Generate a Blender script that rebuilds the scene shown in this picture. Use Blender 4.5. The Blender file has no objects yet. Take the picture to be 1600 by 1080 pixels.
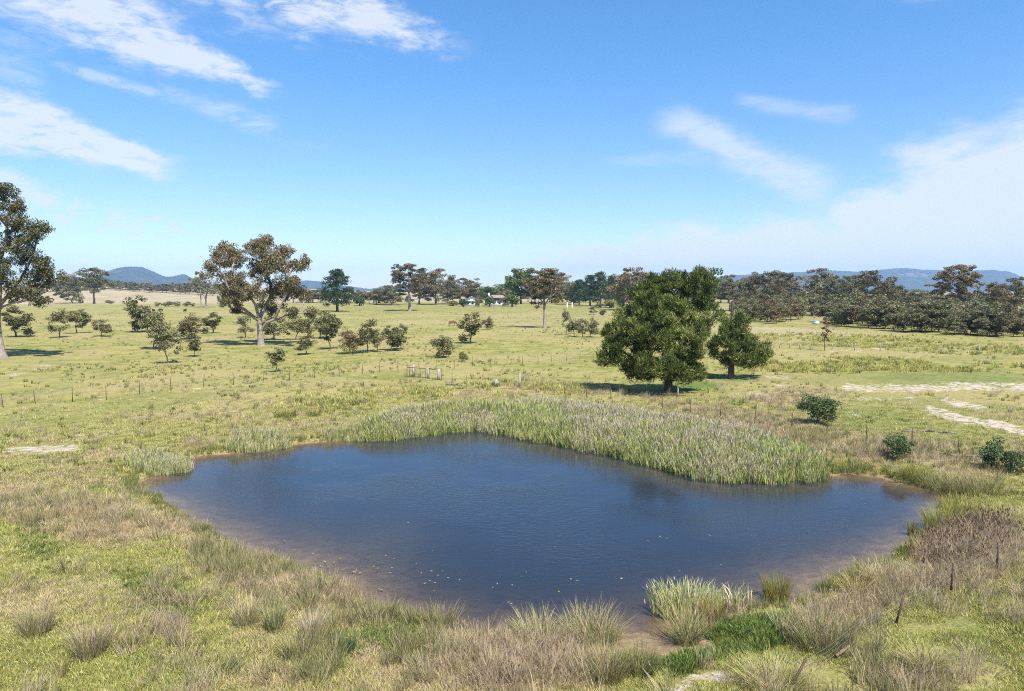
import bpy, math, random
import numpy as np
from mathutils import Vector

rng = np.random.default_rng(11)
random.seed(5)
SC = bpy.context.scene
COL = SC.collection
R = math.radians

# ------------------------------------------------------------------ camera
CAM_H = 10.5
F = 1067.0
PITCH = math.atan((540 - 455) / F)
cam_d = bpy.data.cameras.new('camera')
cam_d.lens = 24.0
cam_d.sensor_width = 36.0
cam_d.clip_start = 0.1
cam_d.clip_end = 60000
cam = bpy.data.objects.new('camera', cam_d)
cam.location = (0, 0, CAM_H)
cam.rotation_euler = (math.pi / 2 - PITCH, 0, 0)
COL.objects.link(cam)
SC.camera = cam

# ------------------------------------------------------------------ exposure / render
SC.view_settings.view_transform = 'Standard'
SC.view_settings.look = 'None'
SC.view_settings.gamma = 1.0
SC.view_settings.use_curve_mapping = False
SC.view_settings.exposure = 0.96
SC.render.engine = 'CYCLES'
cy = SC.cycles
cy.max_bounces = 6
cy.diffuse_bounces = 3
cy.glossy_bounces = 2
cy.transmission_bounces = 3
cy.transparent_max_bounces = 6
cy.volume_bounces = 0
cy.filter_width = 1.05
cy.use_adaptive_sampling = True
cy.adaptive_threshold = 0.01
cy.caustics_reflective = False
cy.caustics_refractive = False
cy.use_denoising = False
try:
    cy.denoiser = 'OPENIMAGEDENOISE'
    cy.denoising_input_passes = 'RGB_ALBEDO_NORMAL'
    cy.denoising_prefilter = 'ACCURATE'
except Exception:
    pass
cy.sample_clamp_indirect = 6.0

# ------------------------------------------------------------------ node helpers
class S:
    """a socket with arithmetic"""
    def __init__(s, nt, sock):
        s.nt, s.s = nt, sock
    def _m(s, op, *o, clamp=False):
        n = s.nt.nodes.new('ShaderNodeMath')
        n.operation = op
        n.use_clamp = clamp
        for i, v in enumerate((s,) + o):
            put(s.nt, n.inputs[i], v)
        return S(s.nt, n.outputs[0])
    def __add__(s, o): return s._m('ADD', o)
    def __sub__(s, o): return s._m('SUBTRACT', o)
    def __mul__(s, o): return s._m('MULTIPLY', o)
    def __truediv__(s, o): return s._m('DIVIDE', o)
    def abs(s): return s._m('ABSOLUTE')
    def max(s, o): return s._m('MAXIMUM', o)
    def min(s, o): return s._m('MINIMUM', o)
    def pow(s, o): return s._m('POWER', o)
    def smooth(s, a, b, lo=0.0, hi=1.0):
        n = s.nt.nodes.new('ShaderNodeMapRange')
        n.interpolation_type = 'SMOOTHSTEP'
        put(s.nt, n.inputs['Value'], s)
        put(s.nt, n.inputs['From Min'], a)
        put(s.nt, n.inputs['From Max'], b)
        put(s.nt, n.inputs['To Min'], lo)
        put(s.nt, n.inputs['To Max'], hi)
        return S(s.nt, n.outputs['Result'])

def put(nt, inp, v):
    if isinstance(v, S):
        nt.links.new(v.s, inp)
    elif isinstance(v, bpy.types.NodeSocket):
        nt.links.new(v, inp)
    else:
        if isinstance(v, (tuple, list)) and inp.type == 'RGBA' and len(v) == 3:
            v = (*v, 1.0)
        inp.default_value = v

def node(nt, typ, props=None, **ins):
    n = nt.nodes.new(typ)
    for k, v in (props or {}).items():
        setattr(n, k, v)
    for k, v in ins.items():
        put(nt, n.inputs[k.replace('_', ' ')], v)
    return n

def noise(nt, vec, scale, detail=4.0, rough=0.55, dist=0.0):
    n = node(nt, 'ShaderNodeTexNoise', Scale=scale, Detail=detail, Roughness=rough, Distortion=dist)
    put(nt, n.inputs['Vector'], vec)
    return S(nt, n.outputs['Fac'])

def mixc(nt, fac, a, b, mode='MIX'):
    n = nt.nodes.new('ShaderNodeMix')
    n.data_type = 'RGBA'
    n.blend_type = mode
    put(nt, n.inputs[0], fac)
    put(nt, n.inputs[6], a)
    put(nt, n.inputs[7], b)
    return n.outputs[2]

def mapping(nt, vec, rot=(0, 0, 0), scale=(1, 1, 1), loc=(0, 0, 0)):
    n = nt.nodes.new('ShaderNodeMapping')
    put(nt, n.inputs['Vector'], vec)
    n.inputs['Rotation'].default_value = rot
    n.inputs['Scale'].default_value = scale
    n.inputs['Location'].default_value = loc
    return n.outputs[0]

def px_azel(px, py):
    u, v = (px - 800) / F, (540 - py) / F
    c, s = math.cos(PITCH), math.sin(PITCH)
    d = np.array([u, c + v * s, -s + v * c])
    d /= np.linalg.norm(d)
    return math.atan2(d[0], d[1]), math.asin(d[2])

# ------------------------------------------------------------------ world: blue sky with cirrus
SUN_EL = R(57)
SUN_AZ = math.atan2(0.50, -0.87)          # behind the camera, to the right (clockwise from +Y)
world = bpy.data.worlds.new('World')
SC.world = world
world.use_nodes = True
wt = world.node_tree
wt.nodes.clear()
sky = node(wt, 'ShaderNodeTexSky', dict(sky_type='NISHITA', sun_disc=False, sun_elevation=SUN_EL,
                                       sun_rotation=SUN_AZ, air_density=1.0, dust_density=0.25,
                                       ozone_density=3.2, altitude=300.0))
tc = node(wt, 'ShaderNodeTexCoord')
sep = node(wt, 'ShaderNodeSeparateXYZ')
wt.links.new(tc.outputs['Generated'], sep.inputs[0])
dx, dy, dz = (S(wt, sep.outputs[i]) for i in range(3))
az = dx._m('ARCTAN2', dy)
el = dz._m('ARCSINE')
comb = node(wt, 'ShaderNodeCombineXYZ')
put(wt, comb.inputs[0], az)
put(wt, comb.inputs[1], el)
AE = comb.outputs[0]
nL = noise(wt, mapping(wt, AE, rot=(0, 0, R(20)), scale=(7, 26, 1)), 1.0, 7, 0.62, 0.5)
nR = noise(wt, mapping(wt, AE, rot=(0, 0, R(-14)), scale=(5, 19, 1), loc=(3, 7, 0)), 1.0, 7, 0.6, 0.6)
nW = noise(wt, mapping(wt, AE, scale=(9, 16, 1)), 1.0, 6, 0.62) - 0.5
nF = noise(wt, mapping(wt, AE, rot=(0, 0, R(24)), scale=(26, 85, 1), loc=(5, 2, 0)), 1.0, 6, 0.66, 0.8)
nG = noise(wt, mapping(wt, AE, rot=(0, 0, R(-9)), scale=(20, 62, 1), loc=(2, 9, 0)), 1.0, 6, 0.66, 0.8)
nRip = noise(wt, mapping(wt, AE, rot=(0, 0, R(12)), scale=(42, 110, 1)), 1.0, 3, 0.6)

def streak(p0, p1, w0, w1, k, soft=1.0):
    a0, e0 = px_azel(*p0)
    a1, e1 = px_azel(*p1)
    L = math.hypot(a1 - a0, e1 - e0)
    ux, uy = (a1 - a0) / L, (e1 - e0) / L
    qa, qe = az - a0, el - e0
    t = (qa * ux + qe * uy) / L
    s = (qe * ux - qa * uy + nW * (1.1 * max(w0, w1) / F)).abs()
    tc_ = t.max(0.0).min(1.0)
    w = tc_ * ((w1 - w0) / F) + w0 / F
    m = (s / w).smooth(1.15, 1.15 - soft)
    return m * t.smooth(-0.18, 0.08) * t.smooth(1.06, 0.80) * k

left = None
for a in (((20, -40), (447, 154), 92, 9, 1.0), ((300, -70), (735, 78), 94, 16, 0.92),
          ((-160, 150), (285, 262), 66, 18, 1.15, 0.8), ((-120, 240), (110, 322), 36, 12, 1.0),
          ((95, 103), (300, 160), 10, 14, 0.6), ((250, 140), (440, 205), 16, 26, 0.5),
          ((-100, 70), (80, 125), 45, 26, 0.35), ((440, 222), (520, 232), 12, 9, 0.25)):
    m = streak(*a)
    left = m if left is None else left.max(m)
right = None
for a in (((1800, 230), (1230, 395), 170, 50, 1.0), ((1800, 350), (800, 408), 95, 28, 0.95),
          ((1050, 190), (1315, 310), 36, 36, 0.62), ((1160, 158), (1345, 180), 16, 18, 0.4),
          ((1700, 150), (1430, 240), 40, 14, 0.5), ((960, 250), (1180, 240), 12, 22, 0.3),
          ((1130, -190), (1560, -150), 95, 95, 1.2), ((1130, -380), (1700, -330), 120, 130, 1.2), ((700, -420), (1350, -330), 60, 90, 0.5)):
    m = streak(*a)
    right = m if right is None else right.max(m)
rip = streak((40, 322), (310, 364), 36, 14, 0.75)
cl = (left * (nL * 0.5 + nF * 0.5 + left * 0.13).smooth(0.42, 0.74)).max(right * (nR * 0.55 + nG * 0.45 + right * 0.22).smooth(0.36, 0.74)).max(rip * nRip.smooth(0.42, 0.68))
# the same thin cirrus goes on round the rest of the sky
rest = noise(wt, mapping(wt, AE, rot=(0, 0, R(15)), scale=(2.2, 5, 1), loc=(1.3, 0, 0)), 1.0, 5, 0.6, 0.4)
rest = rest.smooth(0.52, 0.78) * 0.6 * az.abs().smooth(0.85, 1.2) * el.smooth(0.0, 0.15)
cl = cl.max(rest).min(0.78)
tint = mixc(wt, el.abs().smooth(0.0, 0.38), (0.97, 0.985, 1.04), (0.60, 1.02, 1.28))
skyc = mixc(wt, 1.0, sky.outputs[0], tint, 'MULTIPLY')
skyc = mixc(wt, cl, skyc, (5.6, 5.8, 5.95))
bg = node(wt, 'ShaderNodeBackground', Strength=0.086)
wt.links.new(skyc, bg.inputs['Color'])
wo = node(wt, 'ShaderNodeOutputWorld')
wt.links.new(bg.outputs[0], wo.inputs[0])

# ------------------------------------------------------------------ sun
sd_ = bpy.data.lights.new('sun', 'SUN')
sd_.energy = 5.0
sd_.angle = R(0.5)
sd_.color = (1.0, 0.955, 0.88)
sun = bpy.data.objects.new('sun', sd_)
sv = Vector((math.sin(SUN_AZ) * math.cos(SUN_EL), math.cos(SUN_AZ) * math.cos(SUN_EL), math.sin(SUN_EL)))
sun.rotation_euler = sv.to_track_quat('Z', 'Y').to_euler()
sun.location = (30, -50, 80)
COL.objects.link(sun)

# ------------------------------------------------------------------ numpy helpers
def vhash(ix, iy, seed):
    n = (ix.astype(np.int64) * 374761393 + iy.astype(np.int64) * 668265263 + seed * 974711) & 0x7fffffff
    n = ((n ^ (n >> 13)) * 1274126177) & 0x7fffffff
    return ((n ^ (n >> 16)) & 0xffff) / 65535.0

def vnoise(x, y, seed=0):
    ix, iy = np.floor(x), np.floor(y)
    fx, fy = x - ix, y - iy
    fx, fy = fx * fx * (3 - 2 * fx), fy * fy * (3 - 2 * fy)
    a, b = vhash(ix, iy, seed), vhash(ix + 1, iy, seed)
    c, d = vhash(ix, iy + 1, seed), vhash(ix + 1, iy + 1, seed)
    return (a * (1 - fx) + b * fx) * (1 - fy) + (c * (1 - fx) + d * fx) * fy

def fbm(x, y, seed=0, oct=4):
    s, a, t = 0, 1.0, 0
    for i in range(oct):
        s = s + a * vnoise(x * 2 ** i, y * 2 ** i, seed + i * 17)
        t += a
        a *= 0.5
    return s / t

def sstep(a, b, x):
    t = np.clip((x - a) / (b - a), 0, 1)
    return t * t * (3 - 2 * t)

def ray(px, py):
    u, v = (np.asarray(px, float) - 800) / F, (540 - np.asarray(py, float)) / F
    c, s = math.cos(PITCH), math.sin(PITCH)
    return u, c + v * s, -s + v * c

def to_px(x, y, z):
    c, s = math.cos(PITCH), math.sin(PITCH)
    dzz = z - CAM_H
    f = y * c - dzz * s
    up = y * s + dzz * c
    f = np.where(f < 0.2, 0.2, f)
    return 800 + F * x / f, 540 - F * up / f

def catmull(P, n):
    P = np.asarray(P, float)
    out = []
    N = len(P)
    for i in range(N):
        p0, p1, p2, p3 = P[i - 1], P[i], P[(i + 1) % N], P[(i + 2) % N]
        for k in range(n):
            t = k / n
            out.append(0.5 * (2 * p1 + (p2 - p0) * t + (2 * p0 - 5 * p1 + 4 * p2 - p3) * t * t + (3 * p1 - p0 - 3 * p2 + p3) * t ** 3))
    return np.array(out)

def sdist(x, y, poly):
    """signed distance, positive outside"""
    best = np.full(x.shape, 1e9)
    inside = np.zeros(x.shape, bool)
    n = len(poly)
    for i in range(n):
        ax, ay = poly[i]
        bx, by = poly[(i + 1) % n]
        ex, ey = bx - ax, by - ay
        t = np.clip(((x - ax) * ex + (y - ay) * ey) / (ex * ex + ey * ey + 1e-12), 0, 1)
        best = np.minimum(best, (x - ax - t * ex) ** 2 + (y - ay - t * ey) ** 2)
        if ay != by:
            cr = ((ay > y) != (by > y)) & (x < (bx - ax) * (y - ay) / (by - ay) + ax)
            inside ^= cr
    d = np.sqrt(best)
    return np.where(inside, -d, d)

# ------------------------------------------------------------------ pond outline (world metres, water at z = 0)
POND_PX = [(214, 762), (238, 742), (300, 716), (370, 706), (450, 697), (520, 688), (600, 682), (700, 670), (750, 666), (810, 676),
           (905, 696), (1005, 716), (1085, 738), (1180, 748), (1280, 742), (1330, 741), (1385, 749), (1440, 761), (1490, 772), (1478, 792),
           (1450, 818), (1442, 838), (1400, 858), (1345, 893), (1285, 920), (1225, 948), (1180, 956), (1125, 966), (1085, 972), (1040, 990),
           (985, 993), (905, 996), (850, 992), (770, 996), (705, 984), (640, 968), (590, 950), (540, 922), (500, 904), (465, 892), (430, 882),
           (380, 864), (330, 838), (288, 806), (250, 785)]
def pond_xy():
    out = []
    for px, py in POND_PX:
        a, b, c = ray(px, py)
        t = CAM_H / -c
        out.append((a * t, b * t))
    P = catmull(out, 5)
    # small bays and tongues along the waterline
    n = len(P)
    k = np.arange(n)
    d = np.roll(P, -1, 0) - np.roll(P, 1, 0)
    nrm = np.stack([d[:, 1], -d[:, 0]], 1) / (np.linalg.norm(d, axis=1)[:, None] + 1e-9)
    w = 0.28 * np.sin(k * 0.55) + 0.2 * np.sin(k * 1.31 + 2)
    return P + nrm * w[:, None] * 0.6
POND = pond_xy()
GX0, GY0, GS = -60.0, 4.0, 0.25
_gx = np.arange(GX0, 62, GS)
_gy = np.arange(GY0, 90, GS)
_X, _Y = np.meshgrid(_gx, _gy)
SDG = sdist(_X, _Y, POND)

def sdf(x, y):
    fx = np.clip((x - GX0) / GS, 0, len(_gx) - 1.001)
    fy = np.clip((y - GY0) / GS, 0, len(_gy) - 1.001)
    ix, iy = fx.astype(int), fy.astype(int)
    tx, ty = fx - ix, fy - iy
    v = (SDG[iy, ix] * (1 - tx) + SDG[iy, ix + 1] * tx) * (1 - ty) + (SDG[iy + 1, ix] * (1 - tx) + SDG[iy + 1, ix + 1] * tx) * ty
    ex = np.maximum(np.maximum(GX0 - x, x - _gx[-1]), 0)
    ey = np.maximum(np.maximum(GY0 - y, y - _gy[-1]), 0)
    return v + np.hypot(ex, ey)

def H(x, y):
    x, y = np.asarray(x, float), np.asarray(y, float)
    s = sdf(x, y)
    r = np.hypot(x, y)
    und = (fbm(x / 26, y / 26, 3, 3) - 0.5) * 1.1 * sstep(2, 14, s)
    fine = (fbm(x / 2.3, y / 2.3, 9, 3) - 0.5) * 0.22 * sstep(0.3, 2.5, s) * sstep(160, 40, r)
    top = 0.62
    out = top * (1 - np.exp(-np.maximum(s, 0) / 1.5)) + und + fine
    sh = 0.085 - 0.042 * np.maximum(np.exp(-((x + 10) / 9) ** 2 - ((y - 26) / 8) ** 2), np.exp(-((x - 12) / 9) ** 2 - ((y - 24) / 5) ** 2))
    ins = -1.7 * (1 - np.exp(-np.maximum(-s, 0) * sh))
    z = np.where(s > 0, out, ins)
    far = sstep(200, 700, r)
    z = z + far * (fbm(x / 180, y / 180, 21, 3) - 0.5) * 2.0
    # tan hill on the far left
    z = z + 19 * np.exp(-((x + 640) / 330) ** 2 - ((y - 1180) / 420) ** 2)
    z = z + 5 * np.exp(-((x + 260) / 260) ** 2 - ((y - 1150) / 380) ** 2)
    # the lawn in front of the house lies a little higher
    z = z + 1.3 * np.exp(-((x + 20) / 140) ** 2 - ((y - 470) / 110) ** 2)
    return z

_T = np.concatenate([np.linspace(8, 120, 260), np.geomspace(120.5, 5000, 420)])
def G(px, py):
    """where the sight line through a spot of the photograph meets the ground"""
    a, b, c = ray(px, py)
    x, y, z = a * _T, b * _T, CAM_H + c * _T
    below = np.nonzero(z < np.maximum(H(x, y), -0.02))[0]
    if len(below) == 0:
        t = 2500.0
        return np.array([a * t, b * t, float(H(a * t, b * t))])
    i = below[0]
    lo, hi = _T[max(i - 1, 0)], _T[i]
    for _ in range(14):
        m = (lo + hi) / 2
        if CAM_H + c * m < max(float(H(a * m, b * m)), -0.02):
            hi = m
        else:
            lo = m
    return np.array([a * hi, b * hi, float(H(a * hi, b * hi))])

# ------------------------------------------------------------------ mesh helpers
def mesh_np(name, verts, quads=None, tris=None, mat=None, attrs=None, cols=None, smooth=False):
    me = bpy.data.meshes.new(name)
    v = np.asarray(verts, np.float32)
    q = np.zeros((0, 4), np.int32) if quads is None or len(quads) == 0 else np.asarray(quads, np.int32)
    t = np.zeros((0, 3), np.int32) if tris is None or len(tris) == 0 else np.asarray(tris, np.int32)
    me.vertices.add(len(v))
    me.vertices.foreach_set('co', v.ravel())
    nl = q.size + t.size
    me.loops.add(nl)
    me.loops.foreach_set('vertex_index', np.concatenate([q.ravel(), t.ravel()]).astype(np.int32))
    me.polygons.add(len(q) + len(t))
    st = np.concatenate([np.arange(len(q)) * 4, q.size + np.arange(len(t)) * 3]).astype(np.int32)
    me.polygons.foreach_set('loop_start', st)
    if smooth:
        me.polygons.foreach_set('use_smooth', np.ones(len(st), bool))
    for k, a in (attrs or {}).items():
        at = me.attributes.new(k, 'FLOAT', 'POINT')
        at.data.foreach_set('value', np.asarray(a, np.float32))
    for k, a in (cols or {}).items():
        at = me.attributes.new(k, 'FLOAT_COLOR', 'POINT')
        a = np.asarray(a, np.float32)
        if a.shape[1] == 3:
            a = np.concatenate([a, np.ones((len(a), 1), np.float32)], 1)
        at.data.foreach_set('color', a.ravel())
    if mat is not None:
        me.materials.append(mat)
    me.update(calc_edges=True)
    me.validate()
    return me

def link(name, data, parent=None, **props):
    o = bpy.data.objects.new(name, data)
    COL.objects.link(o)
    if parent is not None:
        o.parent = parent
    for k, v in props.items():
        o[k] = v
    return o

def empty(name, loc, rz=0.0, **props):
    o = link(name, None, **props)
    o.empty_display_size = 0.3
    o.location = loc
    o.rotation_euler = (0, 0, rz)
    return o

class MB:
    """collects simple solids into one mesh"""
    def __init__(s):
        s.v, s.q, s.n = [], [], 0
    def add(s, v, q):
        s.v.append(np.asarray(v, float))
        s.q.append(np.asarray(q, int) + s.n)
        s.n += len(v)
    def box(s, c, d, rz=0.0):
        c, d = np.asarray(c, float), np.asarray(d, float) / 2
        k = np.array([(-1, -1, -1), (1, -1, -1), (1, 1, -1), (-1, 1, -1), (-1, -1, 1), (1, -1, 1), (1, 1, 1), (-1, 1, 1)]) * d
        if rz:
            co, si = math.cos(rz), math.sin(rz)
            k = np.stack([k[:, 0] * co - k[:, 1] * si, k[:, 0] * si + k[:, 1] * co, k[:, 2]], 1)
        s.add(k + c, [(0, 3, 2, 1), (4, 5, 6, 7), (0, 1, 5, 4), (1, 2, 6, 5), (2, 3, 7, 6), (3, 0, 4, 7)])
    def tube(s, p, q, r0, r1=None, k=8, cap=True):
        r1 = r0 if r1 is None else r1
        p, q = np.asarray(p, float), np.asarray(q, float)
        d = q - p
        d = d / (np.linalg.norm(d) + 1e-9)
        h = np.array([1, 0, 0]) if abs(d[0]) < 0.8 else np.array([0, 1, 0])
        a = np.cross(d, h)
        a /= np.linalg.norm(a)
        b = np.cross(d, a)
        th = np.arange(k) * 2 * math.pi / k
        ring = np.cos(th)[:, None] * a + np.sin(th)[:, None] * b
        v = np.concatenate([p + ring * r0, q + ring * r1, [p, q]])
        f = [(i, (i + 1) % k, k + (i + 1) % k, k + i) for i in range(k)]
        if cap:
            f += [(k + i, k + (i + 1) % k, 2 * k + 1, 2 * k + 1) for i in range(0)]
            for i in range(0, k, 2):
                f.append((2 * k + 1, k + i, k + (i + 1) % k, k + (i + 2) % k))
                f.append((2 * k, (i + 2) % k, (i + 1) % k, i))
        s.add(v, f)
    def mesh(s, name, mat, smooth=False):
        return mesh_np(name, np.concatenate(s.v), np.concatenate(s.q), mat=mat, smooth=smooth)

# ------------------------------------------------------------------ materials
def mat(name):
    m = bpy.data.materials.new(name)
    m.use_nodes = True
    m.node_tree.nodes.clear()
    out = m.node_tree.nodes.new('ShaderNodeOutputMaterial')
    return m, m.node_tree, out

def simple(name, col, rough=0.7, metal=0.0, var=0.25, scale=6.0, bump=0.0):
    m, nt, out = mat(name)
    b = node(nt, 'ShaderNodeBsdfPrincipled', Roughness=rough, Metallic=metal)
    t = node(nt, 'ShaderNodeTexCoord')
    n = noise(nt, t.outputs['Object'], scale, 5, 0.6)
    c2 = tuple(x * (1 - var) for x in col)
    c3 = tuple(min(1, x * (1 + var)) for x in col)
    put(nt, b.inputs['Base Color'], mixc(nt, n.smooth(0.3, 0.7), c2, c3))
    if bump:
        bp = node(nt, 'ShaderNodeBump', Strength=bump, Distance=0.02)
        put(nt, bp.inputs['Height'], n)
        nt.links.new(bp.outputs[0], b.inputs['Normal'])
    nt.links.new(b.outputs[0], out.inputs[0])
    return m

def ground_material():
    m, nt, out = mat('paddock_ground')
    geo = node(nt, 'ShaderNodeNewGeometry')
    P = geo.outputs['Position']
    z1 = node(nt, 'ShaderNodeAttribute', dict(attribute_name='zone'))
    z2 = node(nt, 'ShaderNodeAttribute', dict(attribute_name='zone2'))
    s1 = node(nt, 'ShaderNodeSeparateColor')
    s2 = node(nt, 'ShaderNodeSeparateColor')
    nt.links.new(z1.outputs['Color'], s1.inputs[0])
    nt.links.new(z2.outputs['Color'], s2.inputs[0])
    dry, bare, lush = (S(nt, s1.outputs[i]) for i in range(3))
    mud, fartan, sward = (S(nt, s2.outputs[i]) for i in range(3))
    big = noise(nt, P, 0.045, 5, 0.6, 0.4)
    mid = noise(nt, P, 0.33, 5, 0.62, 0.5)
    sm = noise(nt, P, 1.9, 5, 0.65)
    fine = noise(nt, P, 13.0, 4, 0.7)
    g = mixc(nt, mid.smooth(0.36, 0.64), (0.140, 0.155, 0.036), (0.270, 0.240, 0.075))
    g = mixc(nt, big.smooth(0.40, 0.62) * 0.85, g, (0.290, 0.240, 0.105))
    # short mown looking sward, even and green
    g = mixc(nt, sward * 0.8, g, mixc(nt, mid.smooth(0.35, 0.7), (0.150, 0.165, 0.046), (0.245, 0.210, 0.072)))
    d = dry + (mid - 0.5) * 1.2 + (sm - 0.5) * 0.9
    g = mixc(nt, d.smooth(0.42, 0.95), g, mixc(nt, sm.smooth(0.35, 0.65), (0.215, 0.160, 0.095), (0.345, 0.275, 0.165)))
    # faded and brownish flecks everywhere
    g = mixc(nt, (sm + (fine - 0.5) * 0.8).smooth(0.52, 0.70) * 0.60, g, (0.29, 0.245, 0.125))
    g = mixc(nt, (sm + (fine - 0.5) * 0.7).smooth(0.44, 0.30) * 0.75, g, (0.085, 0.092, 0.026))
    g = mixc(nt, fartan, g, mixc(nt, (big + (sm - 0.5) * 0.5).smooth(0.35, 0.65), (0.27, 0.220, 0.130), (0.35, 0.285, 0.185)))
    g = mixc(nt, lush * (mid + lush * 0.5).smooth(0.3, 0.6), g, mixc(nt, fine.smooth(0.3, 0.7), (0.070, 0.115, 0.026), (0.120, 0.165, 0.042)))
    # bare, salt bleached soil with ragged edges
    b = bare * 0.67 + (mid - 0.5) * 1.2 + (sm - 0.5) * 2.0 + (fine - 0.5) * 1.0
    g = mixc(nt, b.smooth(0.52, 0.72), g, mixc(nt, sm.smooth(0.35, 0.65), (0.29, 0.235, 0.175), (0.44, 0.375, 0.305)))
    mm = (mud + (sm - 0.5) * 0.5).smooth(0.35, 0.6)
    g = mixc(nt, mm, g, mixc(nt, sm.smooth(0.3, 0.7), (0.170, 0.120, 0.072), (0.285, 0.205, 0.125)))
    g = mixc(nt, 1.0, g, mixc(nt, fine.smooth(0.25, 0.75), (0.72, 0.72, 0.70), (1.22, 1.22, 1.2)), 'MULTIPLY')
    bs = node(nt, 'ShaderNodeBsdfPrincipled', Roughness=0.9)
    bs.inputs['Specular IOR Level'].default_value = 0.12
    nt.links.new(g, bs.inputs['Base Color'])
    hh = fine * 0.06 + sm * 0.22
    bp = node(nt, 'ShaderNodeBump', Strength=0.75, Distance=1.0)
    put(nt, bp.inputs['Height'], hh)
    nt.links.new(bp.outputs[0], bs.inputs['Normal'])
    nt.links.new(bs.outputs[0], out.inputs[0])
    return m

def water_material():
    m, nt, out = mat('pond_water')
    geo = node(nt, 'ShaderNodeNewGeometry')
    P = geo.outputs['Position']
    at = node(nt, 'ShaderNodeAttribute', dict(attribute_name='depth'))
    dep = S(nt, at.outputs['Fac'])
    w1 = noise(nt, mapping(nt, P, rot=(0, 0, R(25)), scale=(2.1, 4.6, 1)), 1.0, 3, 0.6, 0.3)
    w2 = noise(nt, mapping(nt, P, rot=(0, 0, R(-12)), scale=(6.5, 11.0, 1)), 1.0, 2, 0.6, 0.2)
    gust = noise(nt, P, 0.11, 3, 0.55)
    amp = gust.smooth(0.36, 0.60, 0.16, 1.0)
    amp = amp * dep.smooth(0.0, 1.0, 0.35, 1.0)
    hh = (w1 * 0.026 + w2 * 0.011) * amp
    bp = node(nt, 'ShaderNodeBump', Strength=1.0, Distance=1.0)
    put(nt, bp.inputs['Height'], hh)
    fr = node(nt, 'ShaderNodeFresnel', IOR=1.33)
    nt.links.new(bp.outputs[0], fr.inputs['Normal'])
    gl = node(nt, 'ShaderNodeBsdfGlossy', Roughness=0.045)
    gl.inputs['Color'].default_value = (0.95, 0.97, 1.0, 1)
    nt.links.new(bp.outputs[0], gl.inputs['Normal'])
    tr = node(nt, 'ShaderNodeBsdfTransparent')
    tr.inputs['Color'].default_value = (0.92, 0.90, 0.84, 1)
    df = node(nt, 'ShaderNodeBsdfDiffuse')
    df.inputs['Color'].default_value = (0.020, 0.027, 0.038, 1)
    opac = dep.max(0.0)._m('MULTIPLY', -4.0)._m('EXPONENT') * -1.0 + 1.0
    under = node(nt, 'ShaderNodeMixShader')
    put(nt, under.inputs[0], opac)
    nt.links.new(tr.outputs[0], under.inputs[1])
    nt.links.new(df.outputs[0], under.inputs[2])
    top = node(nt, 'ShaderNodeMixShader')
    nt.links.new(fr.outputs[0], top.inputs[0])
    nt.links.new(under.outputs[0], top.inputs[1])
    nt.links.new(gl.outputs[0], top.inputs[2])
    nt.links.new(top.outputs[0], out.inputs[0])
    return m

def leaf_material(name, dark, mid, light, trans=0.18, hue_var=0.42):
    m, nt, out = mat(name)
    at = node(nt, 'ShaderNodeAttribute', dict(attribute_name='tint'))
    oi = node(nt, 'ShaderNodeObjectInfo')
    cr = node(nt, 'ShaderNodeValToRGB')
    e = cr.color_ramp.elements
    e[0].position, e[0].color = 0.0, (*dark, 1)
    e[1].position, e[1].color = 1.0, (*light, 1)
    n = e.new(0.5)
    n.color = (*mid, 1)
    t = S(nt, at.outputs['Fac']) + (S(nt, oi.outputs['Random']) - 0.5) * hue_var
    put(nt, cr.inputs[0], t)
    b = node(nt, 'ShaderNodeBsdfPrincipled', Roughness=0.55)
    b.inputs['Specular IOR Level'].default_value = 0.25
    nt.links.new(cr.outputs[0], b.inputs['Base Color'])
    tl = node(nt, 'ShaderNodeBsdfTranslucent')
    nt.links.new(cr.outputs[0], tl.inputs['Color'])
    mx = node(nt, 'ShaderNodeMixShader')
    mx.inputs[0].default_value = trans
    nt.links.new(b.outputs[0], mx.inputs[1])
    nt.links.new(tl.outputs[0], mx.inputs[2])
    nt.links.new(mx.outputs[0], out.inputs[0])
    return m

def bark_material(name, a, b_, scale=2.0):
    m, nt, out = mat(name)
    t = node(nt, 'ShaderNodeTexCoord')
    n = noise(nt, mapping(nt, t.outputs['Object'], scale=(3, 3, 0.7)), scale, 5, 0.65, 0.6)
    b = node(nt, 'ShaderNodeBsdfPrincipled', Roughness=0.85)
    put(nt, b.inputs['Base Color'], mixc(nt, n.smooth(0.35, 0.65), a, b_))
    bp = node(nt, 'ShaderNodeBump', Strength=0.6, Distance=0.08)
    put(nt, bp.inputs['Height'], n)
    nt.links.new(bp.outputs[0], b.inputs['Normal'])
    nt.links.new(b.outputs[0], out.inputs[0])
    return m

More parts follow.
